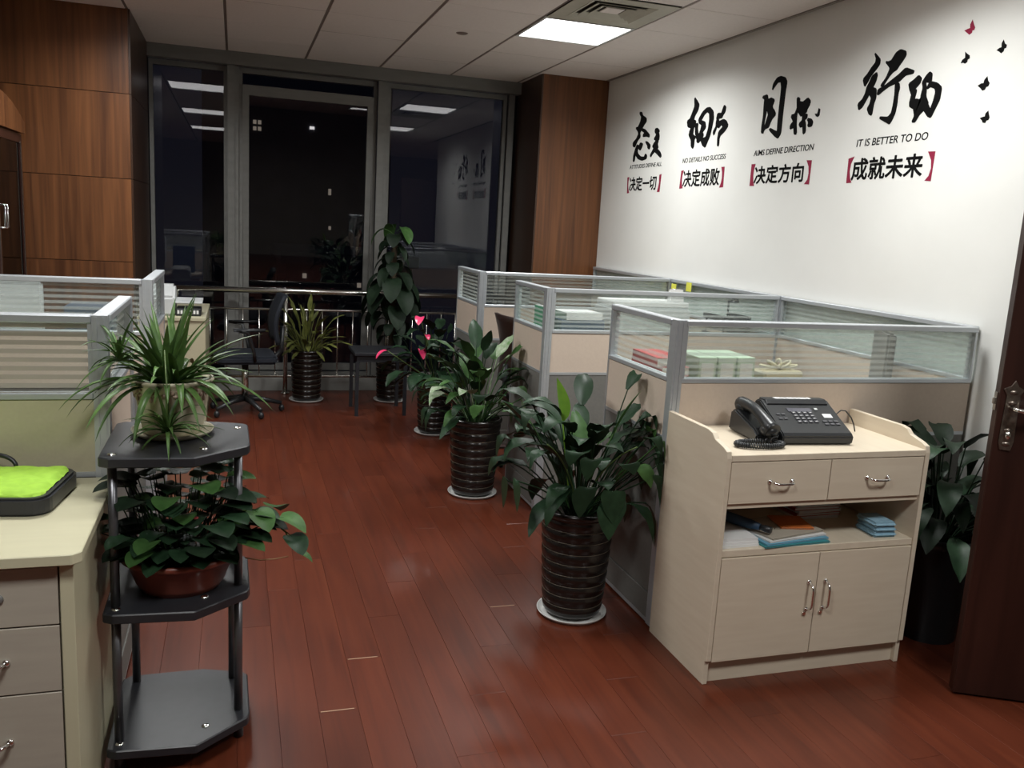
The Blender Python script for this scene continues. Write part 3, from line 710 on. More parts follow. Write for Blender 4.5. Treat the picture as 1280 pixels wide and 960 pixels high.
# ================================================================== fax cabinet
t = thing('low_cabinet', 'pale maple cabinet with two drawers, open shelf and two doors, fax machine on top', 'cabinet', (1.515, 2.366, 0))
CW, CD, ZT = .815, .416, .81
def cside(x0, x1, nm):
    prof = [(.012, 0), (CD, 0), (CD, .868), (.135, .868), (.105, .862), (.085, .845), (.03, .832), (.006, .822), (0, .80), (0, .09), (.012, .085)]
    part('side_panel', MB().prism(prof, x0, x1, 'x'), M['lam'], t, .0015)
cside(0, .018, 'l'); cside(CW - .018, CW, 'r')
part('top', box(.0185, CW - .0185, .001, CD, ZT - .022, ZT), M['lam_h'], t, .0015)
part('rail', box(.0185, CW - .0185, .012, .03, .625, .641), M['lam'], t)
part('shelf', box(.0185, CW - .0185, .006, CD - .015, .458, .482), M['lam_h'], t, .0015)
part('back', box(.0185, CW - .0185, CD - .012, CD - .002, .08, ZT - .023), M['lam'], t)
part('bottom', box(.0185, CW - .0185, .02, CD - .015, .07, .085), M['lam'], t)
part('plinth', box(.0185, CW - .0185, .03, .045, 0, .07), M['lam'], t)
part('divider', box(CW / 2 - .008, CW / 2 + .008, .03, CD - .02, .642, ZT - .023), M['lam'], t)
part('drawer_base', box(.02, CW - .02, .031, CD - .02, .630, .640), M['lam'], t)
def dhandle(cx, cz, L, par, vert=False, y=0, m='chrome', rr=.0045):
    pts = []
    for i in range(17):
        u = i / 16
        a = (u - .5) * L
        d = .028 * (1 - abs(2 * u - 1) ** 7)
        s = -.004 * (1 - abs(2 * u - 1) ** 3)
        pts.append((cx + (0 if vert else a), y - .002 - d, cz + (a if vert else s)))
    f = MB().tube(pts, rr, 8)
    for sgn in (-1, 1):
        c = (cx + (0 if vert else sgn * L / 2), y - .003, cz + (sgn * L / 2 if vert else 0))
        f.ell(c, (.0085, .005, .0085), 10, 6)
    return part('handle', f, M[m], par)
for x0, x1 in ((.021, CW / 2 - .0015), (CW / 2 + .0015, CW - .021)):
    d = part('drawer', box(x0, x1, .002, .02, .644, .785), M['lam'], t, .001)
    dhandle((x0 + x1) / 2, .718, .085, d, y=.002)
for s, (x0, x1) in zip((1, -1), ((.021, CW / 2 - .0015), (CW / 2 + .0015, CW - .021))):
    d = part('door', box(x0, x1, .002, .02, .084, .455), M['lam'], t, .001)
    hx = (x1 - .032) if s == 1 else (x0 + .032)
    dhandle(hx, .30, .10, d, True, y=.002)
    part('lock', MB().cyl(0, 0, 0, .006, .006, 10), M['chrome'], d)
    d.children[-1].rotation_euler = (R(90), 0, 0); d.children[-1].location = (hx - .008, .002, .235)
for x in (.03, CW - .03):
    for y in (.06, CD - .04): pass

# things on the open shelf (shelf top at .482)
SZ = .4825
def bookthing(name, label, cat, w_, d_, h_, loc, rz, cover, group=None):
    t = thing(name, label, cat, loc, rz, group)
    e = min(.0015, h_ * .2)
    part('cover', MB().box(-w_ / 2, w_ / 2, -d_ / 2, d_ / 2, 0, e).box(-w_ / 2, w_ / 2, -d_ / 2, d_ / 2, h_ - e, h_).box(-w_ / 2, -w_ / 2 + e, -d_ / 2, d_ / 2, e, h_ - e), M[cover], t)
    part('pages', box(-w_ / 2 + e, w_ / 2 - .003, -d_ / 2 + .003, d_ / 2 - .003, e, h_ - e), M['paper'], t)
    return t
for i in range(3):
    o = part('paper_stack', box(-.073, .073, -.11, .11, 0, .009), M['paper'])
    tag(o, ['bottom', 'middle', 'top'][i] + ' bundle of white paper at the left end of the open shelf', 'paper', 'paper on the open shelf', (1.612 + i * .002, 2.50 + i * .004, SZ + i * .0095), R(2 - 2 * i))
for i, (cv, nm) in enumerate((('teal', 'bottom teal'), ('blue', 'second from bottom, sky blue'), ('paper', 'middle white'), ('drawer', 'topmost greyish brown'))):
    bookthing('magazine', nm + ' magazine in the fanned pile on the open shelf', 'magazine', (.27, .27, .26, .25)[i], .19, .0055, (1.828 + i * .004, 2.468 + i * .012, SZ + i * .0065), R(3 + i * 3), cv, 'magazines on the open shelf')
o = bookthing('magazine', 'small orange booklet on top of the fanned magazines', 'booklet', .12, .13, .005, (1.90, 2.52, SZ + .0265), R(-12), 'orange')
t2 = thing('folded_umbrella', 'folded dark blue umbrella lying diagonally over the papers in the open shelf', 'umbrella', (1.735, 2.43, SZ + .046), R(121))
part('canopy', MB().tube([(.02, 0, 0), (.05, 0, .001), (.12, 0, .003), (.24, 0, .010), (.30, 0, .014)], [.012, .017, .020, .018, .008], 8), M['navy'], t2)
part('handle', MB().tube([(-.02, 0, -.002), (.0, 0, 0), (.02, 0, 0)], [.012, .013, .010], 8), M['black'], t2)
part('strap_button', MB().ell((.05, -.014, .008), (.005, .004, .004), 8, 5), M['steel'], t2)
for i, (cv, nm) in enumerate((('paper', 'bottom white'), ('redp', 'lower red'), ('paper', 'middle white'), ('redp', 'upper red'), ('paper', 'upper white'), ('redp', 'topmost red'))):
    bookthing('notebook', nm + ' notebook in the pile at the back of the open shelf', 'notebook', .20, .14, .011, (2.085 + (i % 3) * .005, 2.685, SZ + i * .0115), R(2 * (i % 3)), cv, 'notebooks at the back of the shelf')
t2 = thing('folded_cloth', 'folded pale blue cloth at the right end of the open shelf', 'cloth', (2.215, 2.45, SZ), R(-4))
for i in range(3):
    f = MB().box(-.050 + .005 * (i % 2), .050 - .003 * i, -.06, .06, i * .0185, i * .0185 + .018)
    part('fold', f, M['cloth'], t2, .0085, bseg=3)

# ================================================================== fax machine
FX, FY, FR = 1.752, 2.478, R(-5)
t = thing('fax_machine', 'black fax telephone with handset standing on the maple cabinet', 'fax machine', (FX, FY, ZT), FR)
prof = [(.004, .004), (.0, .030), (.012, .042), (.075, .070), (.165, .112), (.185, .122), (.215, .120), (.232, .10), (.238, .004)]
part('body', MB().prism(prof, .045, .318, 'x'), M['black'], t, .004, bseg=2)
part('cradle', MB().prism([(.03, .004), (.02, .03), (.05, .05), (.20, .085), (.225, .075), (.235, .004)], -.045, .044, 'x'), M['black'], t, .006, bseg=2)
part('paper_cover', MB().prism([(.158, .113), (.178, .128), (.22, .127), (.234, .105), (.23, .10), (.165, .108)], .06, .305, 'x'), M['black'], t, .003)
sl = math.atan2(.042, .09)
def on_slope(x, v, h=0.0):      # point on the sloping console
    return (x, .075 + v * math.cos(sl) - h * math.sin(sl), .0705 + v * math.sin(sl) + h * math.cos(sl))
def slab(x0, x1, v0, v1, h0, h1):
    f = MB(); vs = [on_slope(x, v, h) for h in (h0, h1) for x, v in ((x0, v0), (x1, v0), (x1, v1), (x0, v1))]
    return f.add(vs, [(0, 3, 2, 1), (4, 5, 6, 7), (0, 1, 5, 4), (1, 2, 6, 5), (2, 3, 7, 6), (3, 0, 4, 7)])
part('display', slab(.125, .22, .052, .072, .0, .002), M['lcd'], t)
kp = MB()
for r_ in range(4):
    for c_ in range(4):
        x = .135 + c_ * .022; v = .04 - r_ * .017
        g = slab(x, x + .015, v, v + .010, 0, .0032); kp.add(g.v, g.f)
for c_ in range(3):
    for r_ in range(2):
        g = slab(.235 + c_ * .022, .250 + c_ * .022, -.008 - r_ * .016, .0 - r_ * .016, 0, .0032); kp.add(g.v, g.f)
for r_, c_ in ((0, 0), (1, 0), (1, 1), (0, 1)):
    g = slab(.07 + c_ * .02, .083 + c_ * .02, .008 + r_ * .025, .014 + r_ * .025, 0, .003); kp.add(g.v, g.f)
o = part('keypad', kp, M['key'], t); o['kind'] = 'stuff'
dg_ = MB()
for r_ in range(4):
    for c_ in range(4):
        x = .139 + c_ * .022; v = .044 - r_ * .017
        g = slab(x, x + .006, v, v + .002, .0033, .0036); dg_.add(g.v, g.f)
o = part('key_marks', dg_, M['paper'], t); o['kind'] = 'stuff'
part('paper_label', slab(.252, .287, .018, .040, .0, .001), M['paper'], t, label='small white paper label')
part('round_button', slab(.235, .247, .062, .072, .0, .003), M['white_pl'], t)
# sticker strip on the paper cover
sk = MB()
for i in range(9): sk.box(.105 + i * .0165, .105 + i * .0165 + (.012 if i % 3 else .015), .183, .208, .1274, .1285)
part('sticker_strip', sk, M['paper'], t)
part('green_line', box(.13, .24, .168, .172, .1155, .1195), M['green'], t)
# handset (lies front to back in the cradle)
hp = []
rr = []
for i in range(15):
    u = i / 14
    hp.append((-.002 - .012 * math.sin(u * math.pi), -.008 + u * .235, .052 + .045 * u + .030 * math.sin(u * math.pi)))
    rr.append(.019 + .010 * abs(2 * u - 1) ** 2.5)
hd = part('handset', MB().tube(hp, rr, 12).ell((-.004, .016, .050), (.032, .034, .024), 14, 8).ell((-.004, .205, .090), (.032, .034, .024), 14, 8), M['black'], t)
# coiled cord
base = []
for i in range(31):
    u = i / 30; a = u * 2 * math.pi * .97 + 1.2
    base.append(Vector((-.055 + .085 * math.cos(a), -.022 + .034 * math.sin(a), .012)))
base = [Vector((.0, -.01, .04)), Vector((.005, -.018, .026))] + base
coil = []
n = 420
for i in range(n):
    u = i / (n - 1) * (len(base) - 1); k = min(int(u), len(base) - 2); p = base[k].lerp(base[k + 1], u - k)
    d = (base[k + 1] - base[k]).normalized(); a = d.cross(Vector((0, 0, 1))).normalized(); b_ = a.cross(d)
    th = i / 420 * 62 * 2 * math.pi
    coil.append(p + a * math.cos(th) * .0075 + b_ * math.sin(th) * .0075)
part('coiled_cord', MB().tube(coil, .0032, 5), M['black'], t)
t2 = part('phone_cable', MB().tube([(0, 0, .06), (.03, .03, .075), (.07, .06, .085), (.10, .075, .08), (.125, .072, .055), (.135, .065, .03), (.14, .06, .004)], .0025, 6), M['black'], t)
t2.location = (.312, .13, 0)

# ================================================================== dark door on the right
dd = Vector((.886, -.463, 0)); ang = math.atan2(dd.y, dd.x)
s = struct('door_1', (2.352, 2.139, 0), ang)
part('door_leaf', box(0, .80, 0, .045, .008, 2.12), M['doorwood'], s, .003)
f = MB()
pl = [(.022, .875), (.055, .872), (.062, .90), (.060, 1.055), (.070, 1.075), (.052, 1.085), (.040, 1.105), (.028, 1.085), (.008, 1.075), (.020, 1.055), (.016, .90)]
esc = part('escutcheon', f.prism(pl, -.006, 0, 'y'), M['bronze'], s, .0015)
for z in (.895, 1.065, 1.03, .94):
    part('rosette', MB().ell((.039, -.006, z), (.014, .005, .008), 10, 6), M['bronze'], esc)
lv = [(.039, -.006, 1.015), (.039, -.045, 1.015), (.048, -.055, 1.016), (.075, -.056, 1.010), (.105, -.054, 1.020), (.14, -.052, 1.016), (.165, -.05, 1.005)]
part('lever_handle', MB().tube(lv, [.008, .007, .007, .009, .010, .007, .005], 10), M['steel'], s)
part('lock_cylinder', MB().ell((.039, -.010, .925), (.010, .012, .016), 12, 8), M['steel'], s)
part('latch', box(-.004, .0, .012, .034, 1.0, 1.06), M['steel'], s)
part('latch_bolt', box(-.010, -.004, .017, .029, 1.02, 1.04), M['steel'], s)
# ================================================================== left desk
t = thing('office_desk', 'cream desk at the left edge with drawers, lime green sleeve on top', 'desk', (-.32, 1.965, 0))
# local: x from -1.1 to 0, y from 0 to .585
part('top', MB().prism([(-1.1, 0), (-.018, 0), (0, .018), (0, .585), (-1.1, .585)], .725, .75, 'z'), M['cream'], t, .002)
part('side_panel', box(-.048, -.02, .03, .575, 0, .725), M['cream'], t, .001)
part('side_panel', box(-1.09, -1.065, .03, .575, 0, .725), M['cream'], t, .001)
part('modesty_panel', box(-1.06, -.05, .50, .515, .25, .72), M['cream'], t)
part('pedestal', box(-.50, -.051, .052, .48, .06, .715), M['cream'], t)
for z0, z1, k in ((.578, .712, 0), (.418, .574, 1), (.075, .414, 2)):
    d = part('drawer', box(-.498, -.0525, .032, .050, z0, z1), M['drawer'], t, .001)
    zc = (z0 + z1) / 2 + (.0 if k < 2 else .06)
    if k: dhandle(-.235, zc, .15, d, y=.032, rr=.005)
    else: part('lock', MB().ell((-.17, .030, zc), (.012, .005, .012), 10, 6), M['alu_dark'], d)

# lime sleeve on the desk
def rrect(x0, x1, y0, y1, r, n=5):
    o = []
    for cx_, cy_, a0 in ((x1 - r, y0 + r, -90), (x1 - r, y1 - r, 0), (x0 + r, y1 - r, 90), (x0 + r, y0 + r, 180)):
        for i in range(n + 1):
            a = R(a0 + 90 * i / n); o.append((cx_ + r * math.cos(a), cy_ + r * math.sin(a)))
    return o
t = thing('laptop_sleeve', 'lime green quilted laptop sleeve with black rim lying on the cream desk', 'laptop sleeve', (-.432, 2.222, .7505), R(-7))
part('rim', MB().prism(rrect(-.37, 0, 0, .275, .045), 0, .045, 'z'), M['black_m'], t, .006, bseg=2)
f = MB(); nx, ny = 64, 52; x0, x1, y0, y1 = -.355, -.016, .014, .262
vs = []
for j in range(ny + 1):
    for i in range(nx + 1):
        x = x0 + (x1 - x0) * i / nx; y = y0 + (y1 - y0) * j / ny
        u = (x + y * 1.0) / .085; v = (x - y * 1.0) / .085
        q = abs(math.sin(math.pi * u)) ** .4 * abs(math.sin(math.pi * v)) ** .4
        ex = min(x - x0, x1 - x, y - y0, y1 - y)
        z = .044 + .009 * min(1, ex / .018) + .0055 * q
        # round the corners
        dx = max(0, abs(x - (x0 + x1) / 2) - ((x1 - x0) / 2 - .035)); dy = max(0, abs(y - (y0 + y1) / 2) - ((y1 - y0) / 2 - .035))
        rr_ = math.hypot(dx, dy)
        if rr_ > .035:
            k = .035 / rr_
            cx_ = (x0 + x1) / 2 + math.copysign((x1 - x0) / 2 - .035 + dx * k, x - (x0 + x1) / 2); cy_ = (y0 + y1) / 2 + math.copysign((y1 - y0) / 2 - .035 + dy * k, y - (y0 + y1) / 2)
            x, y, z = cx_, cy_, .044
        vs.append((x, y, z))
fs = [(j * (nx + 1) + i, j * (nx + 1) + i + 1, (j + 1) * (nx + 1) + i + 1, (j + 1) * (nx + 1) + i) for j in range(ny) for i in range(nx)]
f.add(vs, fs, True)
part('quilted_top', f, M['lime'], t)
hp = [(-.21 + .055 * math.cos(a), .262 + .008 * math.sin(a), .048 + .032 * math.sin(a)) for a in [R(x) for x in range(0, 181, 15)]]
part('carry_handle', MB().tube(hp, .006, 8), M['black_m'], t)

# ================================================================== corner shelf stand
t = thing('plant_stand', 'black three tier corner stand with chrome poles carrying two plants', 'stand', (0, 0, 0))
t.location = (-.14, 2.46, 0)
def tier(z, nm):
    o = [(-.185, -.185), (-.16, -.20), (.04, -.215), (.172, -.105), (.178, -.08), (.175, .14), (.16, .16), (.045, .20), (-.165, .20), (-.185, .18)]
    d = part('tier', MB().prism(o, z - .026, z, 'z'), M['black_m'], t, .003)
    for x, y in ((.06, -.125), (-.155, -.165), (.145, .10)):
        part('screw_cap', MB().lathe([(.011, z), (.011, z + .002), (.006, z + .004), (.0, z + .004)], 12, (x, y), cap=False), M['chrome'], d)
tier(.085, 0); tier(.468, 1); tier(.882, 2)
for x, y in ((-.158, -.145), (.147, -.055), (-.145, .165), (.13, .13)):
    for z0, z1 in ((.0855, .442), (.4685, .856)):
        part('pole', MB().cyl(x, y, z0, z1, .0115, 14), M['pole'], t)
    part('foot', MB().cyl(x, y, 0, .059, .014, 12), M['black_m'], t)

# ================================================================== plants
def bez(p0, d0, L, droop, n, side=(0, 0, 0)):
    """a stalk that starts along d0 and sags: list of points"""
    p = Vector(p0); d = Vector(d0).normalized(); st = L / n; o = [p.copy()]
    for i in range(n):
        d = (d + Vector((side[0], side[1], side[2] - droop)) * (1.0 / n)).normalized()
        p = p + d * st; o.append(p.copy())
    return o
def leaf_mb(path, k0, width, fold=.25, wave=0.0, stalk=.003, prof='oval', tint=None):
    """path points; blade from index k0 to the end; stalk before"""
    mb = MB()
    if k0 > 0: mb.tube(path[:k0 + 2], [stalk] * (k0 + 1) + [stalk * .6], 4, cap=False)
    n = len(path) - 1 - k0
    vs = []
    ref = None
    for i in range(n + 1):
        p = path[k0 + i]
        d = (path[min(k0 + i + 1, len(path) - 1)] - path[max(k0 + i - 1, 0)]).normalized()
        s = d.cross(Vector((0, 0, 1)))
        if s.length < .15: s = ref if ref is not None else Vector((1, 0, 0))
        s = s.normalized()
        if ref is not None and s.dot(ref) < 0: s = -s
        ref = s
        up = s.cross(d).normalized()
        u = i / n
        if prof == 'oval': wv = math.sin(math.pi * min(1, u * .97 + .03) ** .8) ** .85
        elif prof == 'heart': wv = (math.sin(math.pi * (.22 + .78 * u)) ** .7) * (1.0 if u > .05 else .8)
        else: wv = min(1, .55 + u * 3) * (1 - u ** 3) 
        if i == n: wv = .02
        wv = max(wv, .02) * width
        w2 = wave * math.sin(i * 1.9) * width
        vs += [p + s * wv + up * (fold * wv + w2), p + s * wv * .5 + up * (fold * wv * .35), p, p - s * wv * .5 + up * (fold * wv * .35), p - s * wv + up * (fold * wv - w2)]
    fs = []
    for i in range(n):
        for c_ in range(4): fs.append((i * 5 + c_, i * 5 + c_ + 1, (i + 1) * 5 + c_ + 1, (i + 1) * 5 + c_))
    mb.add(vs, fs, True)
    return keep(mb, LIM)
def dirv(az, el): return (math.cos(az) * math.cos(el), math.sin(az) * math.cos(el), math.sin(el))

def keep(mb, lims):
    """bend leaves back where a screen, rail or wall stands beside the pot; lims = (axis, sign, value) in the plant's own space"""
    out = []
    for v in mb.v:
        v = list(v)
        for ax, sg, val in lims:
            w_ = v[ax] * sg; L_ = val * sg; s_ = .05
            if w_ > L_ - s_: v[ax] = (L_ - s_ * math.exp(-(w_ - (L_ - s_)) / s_)) * sg
        out.append(tuple(v))
    mb.v = out
    return mb
LIM = []
def ribbed_pot(t, s=1.0, ht=.44, rt=.142, rb=.115):
    prof = [(rb * .9, .012)]
    nr = 9
    for i in range(nr):
        z0 = .014 + (ht - .04) * i / nr; z1 = .014 + (ht - .04) * (i + 1) / nr
        r0 = rb + (rt - rb) * (i / nr) ** .8
        r1 = rb + (rt - rb) * ((i + 1) / nr) ** .8
        h = z1 - z0
        prof += [(r0 - .005, z0), (r0 + .001, z0 + h * .22), (r0 + .0035, z0 + h * .5), (r1 + .001, z0 + h * .80), (r1 - .0045, z1 - .001)]
    prof += [(rt + .004, ht - .024), (rt + .008, ht - .012), (rt + .006, ht), (rt - .008, ht), (rt - .012, ht - .03), (rt - .014, ht - .06)]
    p = part('pot', MB().lathe(prof, 40, cap=False), M['potblack'], t)
    for i in range(1, nr + 1):
        z1 = .014 + (ht - .04) * i / nr; r1 = rb + (rt - rb) * (i / nr) ** .8
        g = MB(); g.tube([((r1 - .0012) * math.cos(2 * math.pi * k / 32), (r1 - .0012) * math.sin(2 * math.pi * k / 32), z1) for k in range(32)], .0015, 5, closed=True)
        part('ring', g, M['potring'], p)
    part('soil', MB().lathe([(0, ht - .042), (rt - .0135, ht - .045)], 24, cap=False), M['soil'], t)
def saucer(loc, label, r=.135):
    o = part('plant_saucer', MB().lathe([(0, .003), (r * .86, .003), (r * .9, .001), (r, .016), (r + .004, .018), (r + .003, .013), (r * .93, 0), (0, 0)], 40, cap=False), M['saucer'])
    tag(o, label, 'saucer', 'white saucers under the floor pots', loc)

def broad_plant(t, rnd, z0, n, hr, spread, lw, ll, mats, lean=(0, 0), droop=1.3, r0=.05, low=0):
    for i in range(n):
        az = rnd.uniform(0, 2 * math.pi) if i >= n // 2 else 2 * math.pi * i / (n // 2)
        q = rnd.random()
        el = R(88 - 40 * q)
        L1 = rnd.uniform(*hr) * (1.05 - .25 * q)
        L2 = rnd.uniform(*ll)
        if i < low: el = R(45); L1 *= .6
        p0 = (r0 * math.cos(az) * rnd.random(), r0 * math.sin(az) * rnd.random(), z0)
        d = Vector(dirv(az, el)) + Vector((lean[0], lean[1], 0)) * .4
        a = bez(p0, d, L1, .35 + .5 * q, 5)
        d2 = (a[-1] - a[-2]).normalized()
        d2 = (d2 + Vector((math.cos(az) * .7 * spread, math.sin(az) * .7 * spread, -.05 - .25 * q))).normalized()
        b_ = bez(a[-1], d2, L2, droop * rnd.uniform(.6, 1.3), 8)
        path = a + b_[1:]
        m = rnd.choices([k for k, _ in mats], [w_ for _, w_ in mats])[0]
        part('leaf', leaf_mb(path, 5, lw * rnd.uniform(.75, 1.15), fold=rnd.uniform(.1, .35), wave=.08), M[m], t)

# --- front ribbed pot: peace lily
LIM[:] = [(0, 1, .232), (0, -1, -.31), (1, -1, -.24)]
P1 = (1.278, 3.0, 0)
saucer(P1, 'white saucer under the front ribbed pot')
t = thing('peace_lily', 'large peace lily in the nearest ribbed black pot beside the right screen', 'potted plant', (P1[0], P1[1], .004), group='plants along the right cubicles')
ribbed_pot(t)
rnd = random.Random(3)
broad_plant(t, rnd, .38, 84, (.20, .54), .35, .046, (.16, .23), [('leaf_dark', 12), ('leaf_mid', 1)], droop=1.5)
for az, el, L, ll, m, wd in ((R(190), 80, .44, .17, 'leaf_new', .046), (R(330), 68, .42, .20, 'leaf_mid', .026), (R(165), 62, .40, .24, 'leaf_dark', .050)):
    a = bez((-.03, 0, .40), dirv(az, R(el)), L - .05, .02, 5); b_ = bez(a[-1], (a[-1] - a[-2]), ll, .35 if m != 'leaf_dark' else 1.2, 8)
    part('leaf', leaf_mb(a + b_[1:], 5, wd, fold=.35), M[m], t, label={'leaf_new': 'bright young upright leaf'}.get(m))
for az in (R(120), R(215), R(300)):      # spent flower stalks
    a = bez((0, 0, .40), dirv(az, R(72)), .42, 1.2, 10)
    part('flower_stalk', MB().tube(a, .0025, 5), M['stem'], t)

# --- second pot
P2 = (1.278, 4.55, 0)
saucer(P2, 'white saucer under the second ribbed pot')
t = thing('peace_lily', 'bright green peace lily in the second ribbed black pot from the front', 'potted plant', (P2[0], P2[1], .004), group='plants along the right cubicles')
ribbed_pot(t)
rnd = random.Random(11)
broad_plant(t, rnd, .38, 70, (.20, .46), .4, .043, (.15, .22), [('leaf_mid', 6), ('leaf_dark', 4), ('leaf_pale', .6)], droop=1.1)

# --- third pot: anthurium
LIM[:] = [(0, 1, .148)]
P3 = (1.365, 5.98, 0)
saucer(P3, 'white saucer under the anthurium pot')
t = thing('anthurium', 'pink flowering anthurium in the third ribbed black pot', 'potted plant', (P3[0], P3[1], .004), group='plants along the right cubicles')
ribbed_pot(t, ht=.40, rt=.128, rb=.11)
rnd = random.Random(5)
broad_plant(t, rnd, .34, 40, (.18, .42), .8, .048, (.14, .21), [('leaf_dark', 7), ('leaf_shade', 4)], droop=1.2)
for (x, y, z, az, L, wd) in ((-.145, -.10, .845, R(250), .10, .032), (-.14, -.13, .625, R(270), .12, .026), (-.36, -.06, .60, R(200), .11, .022), (-.10, -.1, .72, R(280), .06, .02)):
    st = bez((0, 0, .36), Vector((x, y, z)) - Vector((0, 0, .36)), (Vector((x, y, z)) - Vector((0, 0, .36))).length, 0.0, 6)
    part('flower_stalk', MB().tube(st, .003, 5), M['stem'], t)
    b_ = bez(st[-1], dirv(az, R(15)), L, 1.6, 7)
    part('flower', leaf_mb(b_, 0, wd, fold=.3, prof='heart'), M['pink'], t)

# --- fourth pot by the railing
LIM[:] = [(1, 1, .235)]
P4 = (.555, 7.15, 0)
saucer(P4, 'white saucer under the pot at the railing left of the climber')
t = thing('dragon_tree', 'olive bushy plant in a ribbed black pot against the railing', 'potted plant', (P4[0], P4[1], .004), group='plants at the window')
ribbed_pot(t, ht=.42, rt=.125, rb=.11)
rnd = random.Random(9)
mo = leafmat('olive_leaf', (.13, .14, .035), (.07, .08, .02), .5)
M['olive'] = mo
broad_plant(t, rnd, .36, 62, (.12, .38), .15, .020, (.12, .18), [('olive', 1)], droop=.5)
# --- fifth: tall climber on a moss pole
LIM[:] = [(1, 1, .265)]
P5 = (1.24, 7.12, 0)
saucer(P5, 'white saucer under the tall climbing plant')
t = thing('climbing_plant', 'tall dark climbing plant on a moss pole in front of the window post', 'potted plant', (P5[0], P5[1], .004), group='plants at the window')
ribbed_pot(t, ht=.44, rt=.125, rb=.11)
part('moss_pole', MB().cyl(0, 0, .40, 1.38, .024, 10), mat('moss', (.06, .045, .025), rough=.95, scale=(60, 60, 60), bump=1), t)
rnd = random.Random(21)
for i in range(54):
    z = .50 + .92 * (i / 53); az = i * 2.4 + rnd.uniform(-.3, .3)
    sp = 1.15 + .4 * math.sin(z * 9)
    a = bez((.02 * math.cos(az), .02 * math.sin(az), z), dirv(az, R(35)), .07 * sp, .3, 4)
    b_ = bez(a[-1], (math.cos(az), math.sin(az), -.2), rnd.uniform(.13, .20) * sp, 2.0, 7)
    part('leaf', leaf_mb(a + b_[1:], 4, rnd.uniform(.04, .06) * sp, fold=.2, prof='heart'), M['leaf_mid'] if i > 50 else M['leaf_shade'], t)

# --- plant behind the fax cabinet, by the door; pot and leaves coloured dark to carry the shade
LIM[:] = [(0, 1, .31), (0, -1, -.265), (1, 1, .21)]
t = thing('peace_lily', 'leafy plant coloured dark for the shadow between the maple cabinet and the door', 'potted plant', (2.62, 2.56, .0))
part('pot', MB().lathe([(.11, .0), (.13, .38), (.14, .385), (.14, .42), (.13, .42), (.125, .37)], 32, cap=False).lathe([(0, 0), (.11, 0)], 32, cap=False), M['black'], t)
part('soil', MB().lathe([(0, .38), (.125, .376)], 24, cap=False), M['soil'], t)
rnd = random.Random(31)
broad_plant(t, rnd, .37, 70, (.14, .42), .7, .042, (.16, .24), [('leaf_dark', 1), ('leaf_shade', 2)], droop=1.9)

# --- spider plant in relief pot (top tier)
TZ = .8825
LIM[:] = []
PS = (-.165, 2.505)
o = part('plant_saucer', MB().lathe([(0, .004), (.088, .004), (.104, .016), (.108, .017), (.104, .010), (.09, 0), (0, 0)], 40, cap=False), M['potcream'])
tag(o, 'cream saucer under the relief pot on the stand', 'saucer', None, (PS[0], PS[1], TZ))
t = thing('spider_plant', 'spider plant with arching ribbon leaves in a cream relief pot on the stand', 'potted plant', (PS[0], PS[1], TZ + .0045))
part('pot', MB().lathe([(.068, 0), (.078, .01), (.088, .07), (.100, .135), (.106, .145), (.110, .150), (.108, .156), (.102, .155), (.098, .14), (.096, .12)], 40, cap=False).lathe([(0, 0), (.068, 0)], 40, cap=False), M['potcream'], t)
for k in range(12):
    a = k * math.pi / 6
    rot = Matrix.Rotation(a, 3, 'Z')
    g = MB()
    for (u, z, su, sz) in ((0, .128, .016, .008), (-.015, .120, .010, .006), (.014, .118, .010, .005), (0, .108, .007, .010), (.02, .132, .008, .004)):
        th = a + u / .1
        rr_ = .095 + (z - .10) * .16
        g.ell((rr_ * math.cos(th), rr_ * math.sin(th), z), (.004, su * .8, sz), 8, 5, rot)
    part('relief', g, M['relief'], t)
part('soil', MB().lathe([(0, .128), (.097, .125)], 24, cap=False), M['soil'], t)
rnd = random.Random(2)
for i in range(92):
    az = i * 2.39996 + rnd.uniform(-.3, .3); q = rnd.random() ** .8
    el = R(84 - 52 * q); L = rnd.uniform(.16, .31)
    off = Vector((-.03, 0, 0)) if i % 3 else Vector((.02, 0, 0))
    p0 = Vector((.03 * math.cos(az) * q, .03 * math.sin(az) * q, .12)) + off * .6
    path = bez(p0, dirv(az, el), L, rnd.uniform(.9, 1.9) * (.5 + q * .6), 10)
    part('leaf', leaf_mb(path, 0, rnd.uniform(.008, .0125), fold=.5, prof='ribbon'), M['leaf_spider'], t)
# second crown leaning left and the plantlet hanging in front
for (cx_, cy_, cz_, n, Lr, m) in ((-.13, -.02, .20, 30, (.07, .16), 'leaf_spider'), (-.005, -.135, .03, 34, (.09, .18), 'leaf_spider')):
    st = [Vector((-.02, -.02, .13)), Vector((cx_ * .5 - .01, cy_ * .6, .24 if cz_ < .1 else .20)), Vector((cx_, cy_, max(cz_, .15))), Vector((cx_, cy_, cz_))] if cz_ < .1 else [Vector((-.02, 0, .12)), Vector((cx_ * .6, cy_, .17)), Vector((cx_, cy_, cz_))]
    part('runner', MB().tube(st, .002, 5), M['stem'], t)
    for i in range(n):
        az = i * 2.39996; q = rnd.random()
        path = bez((cx_, cy_, cz_), dirv(az, R(80 - 75 * q)), rnd.uniform(*Lr), rnd.uniform(.8, 2.0), 9)
        part('leaf', leaf_mb(path, 0, rnd.uniform(.004, .007), fold=.5, prof='ribbon'), M[m], t)

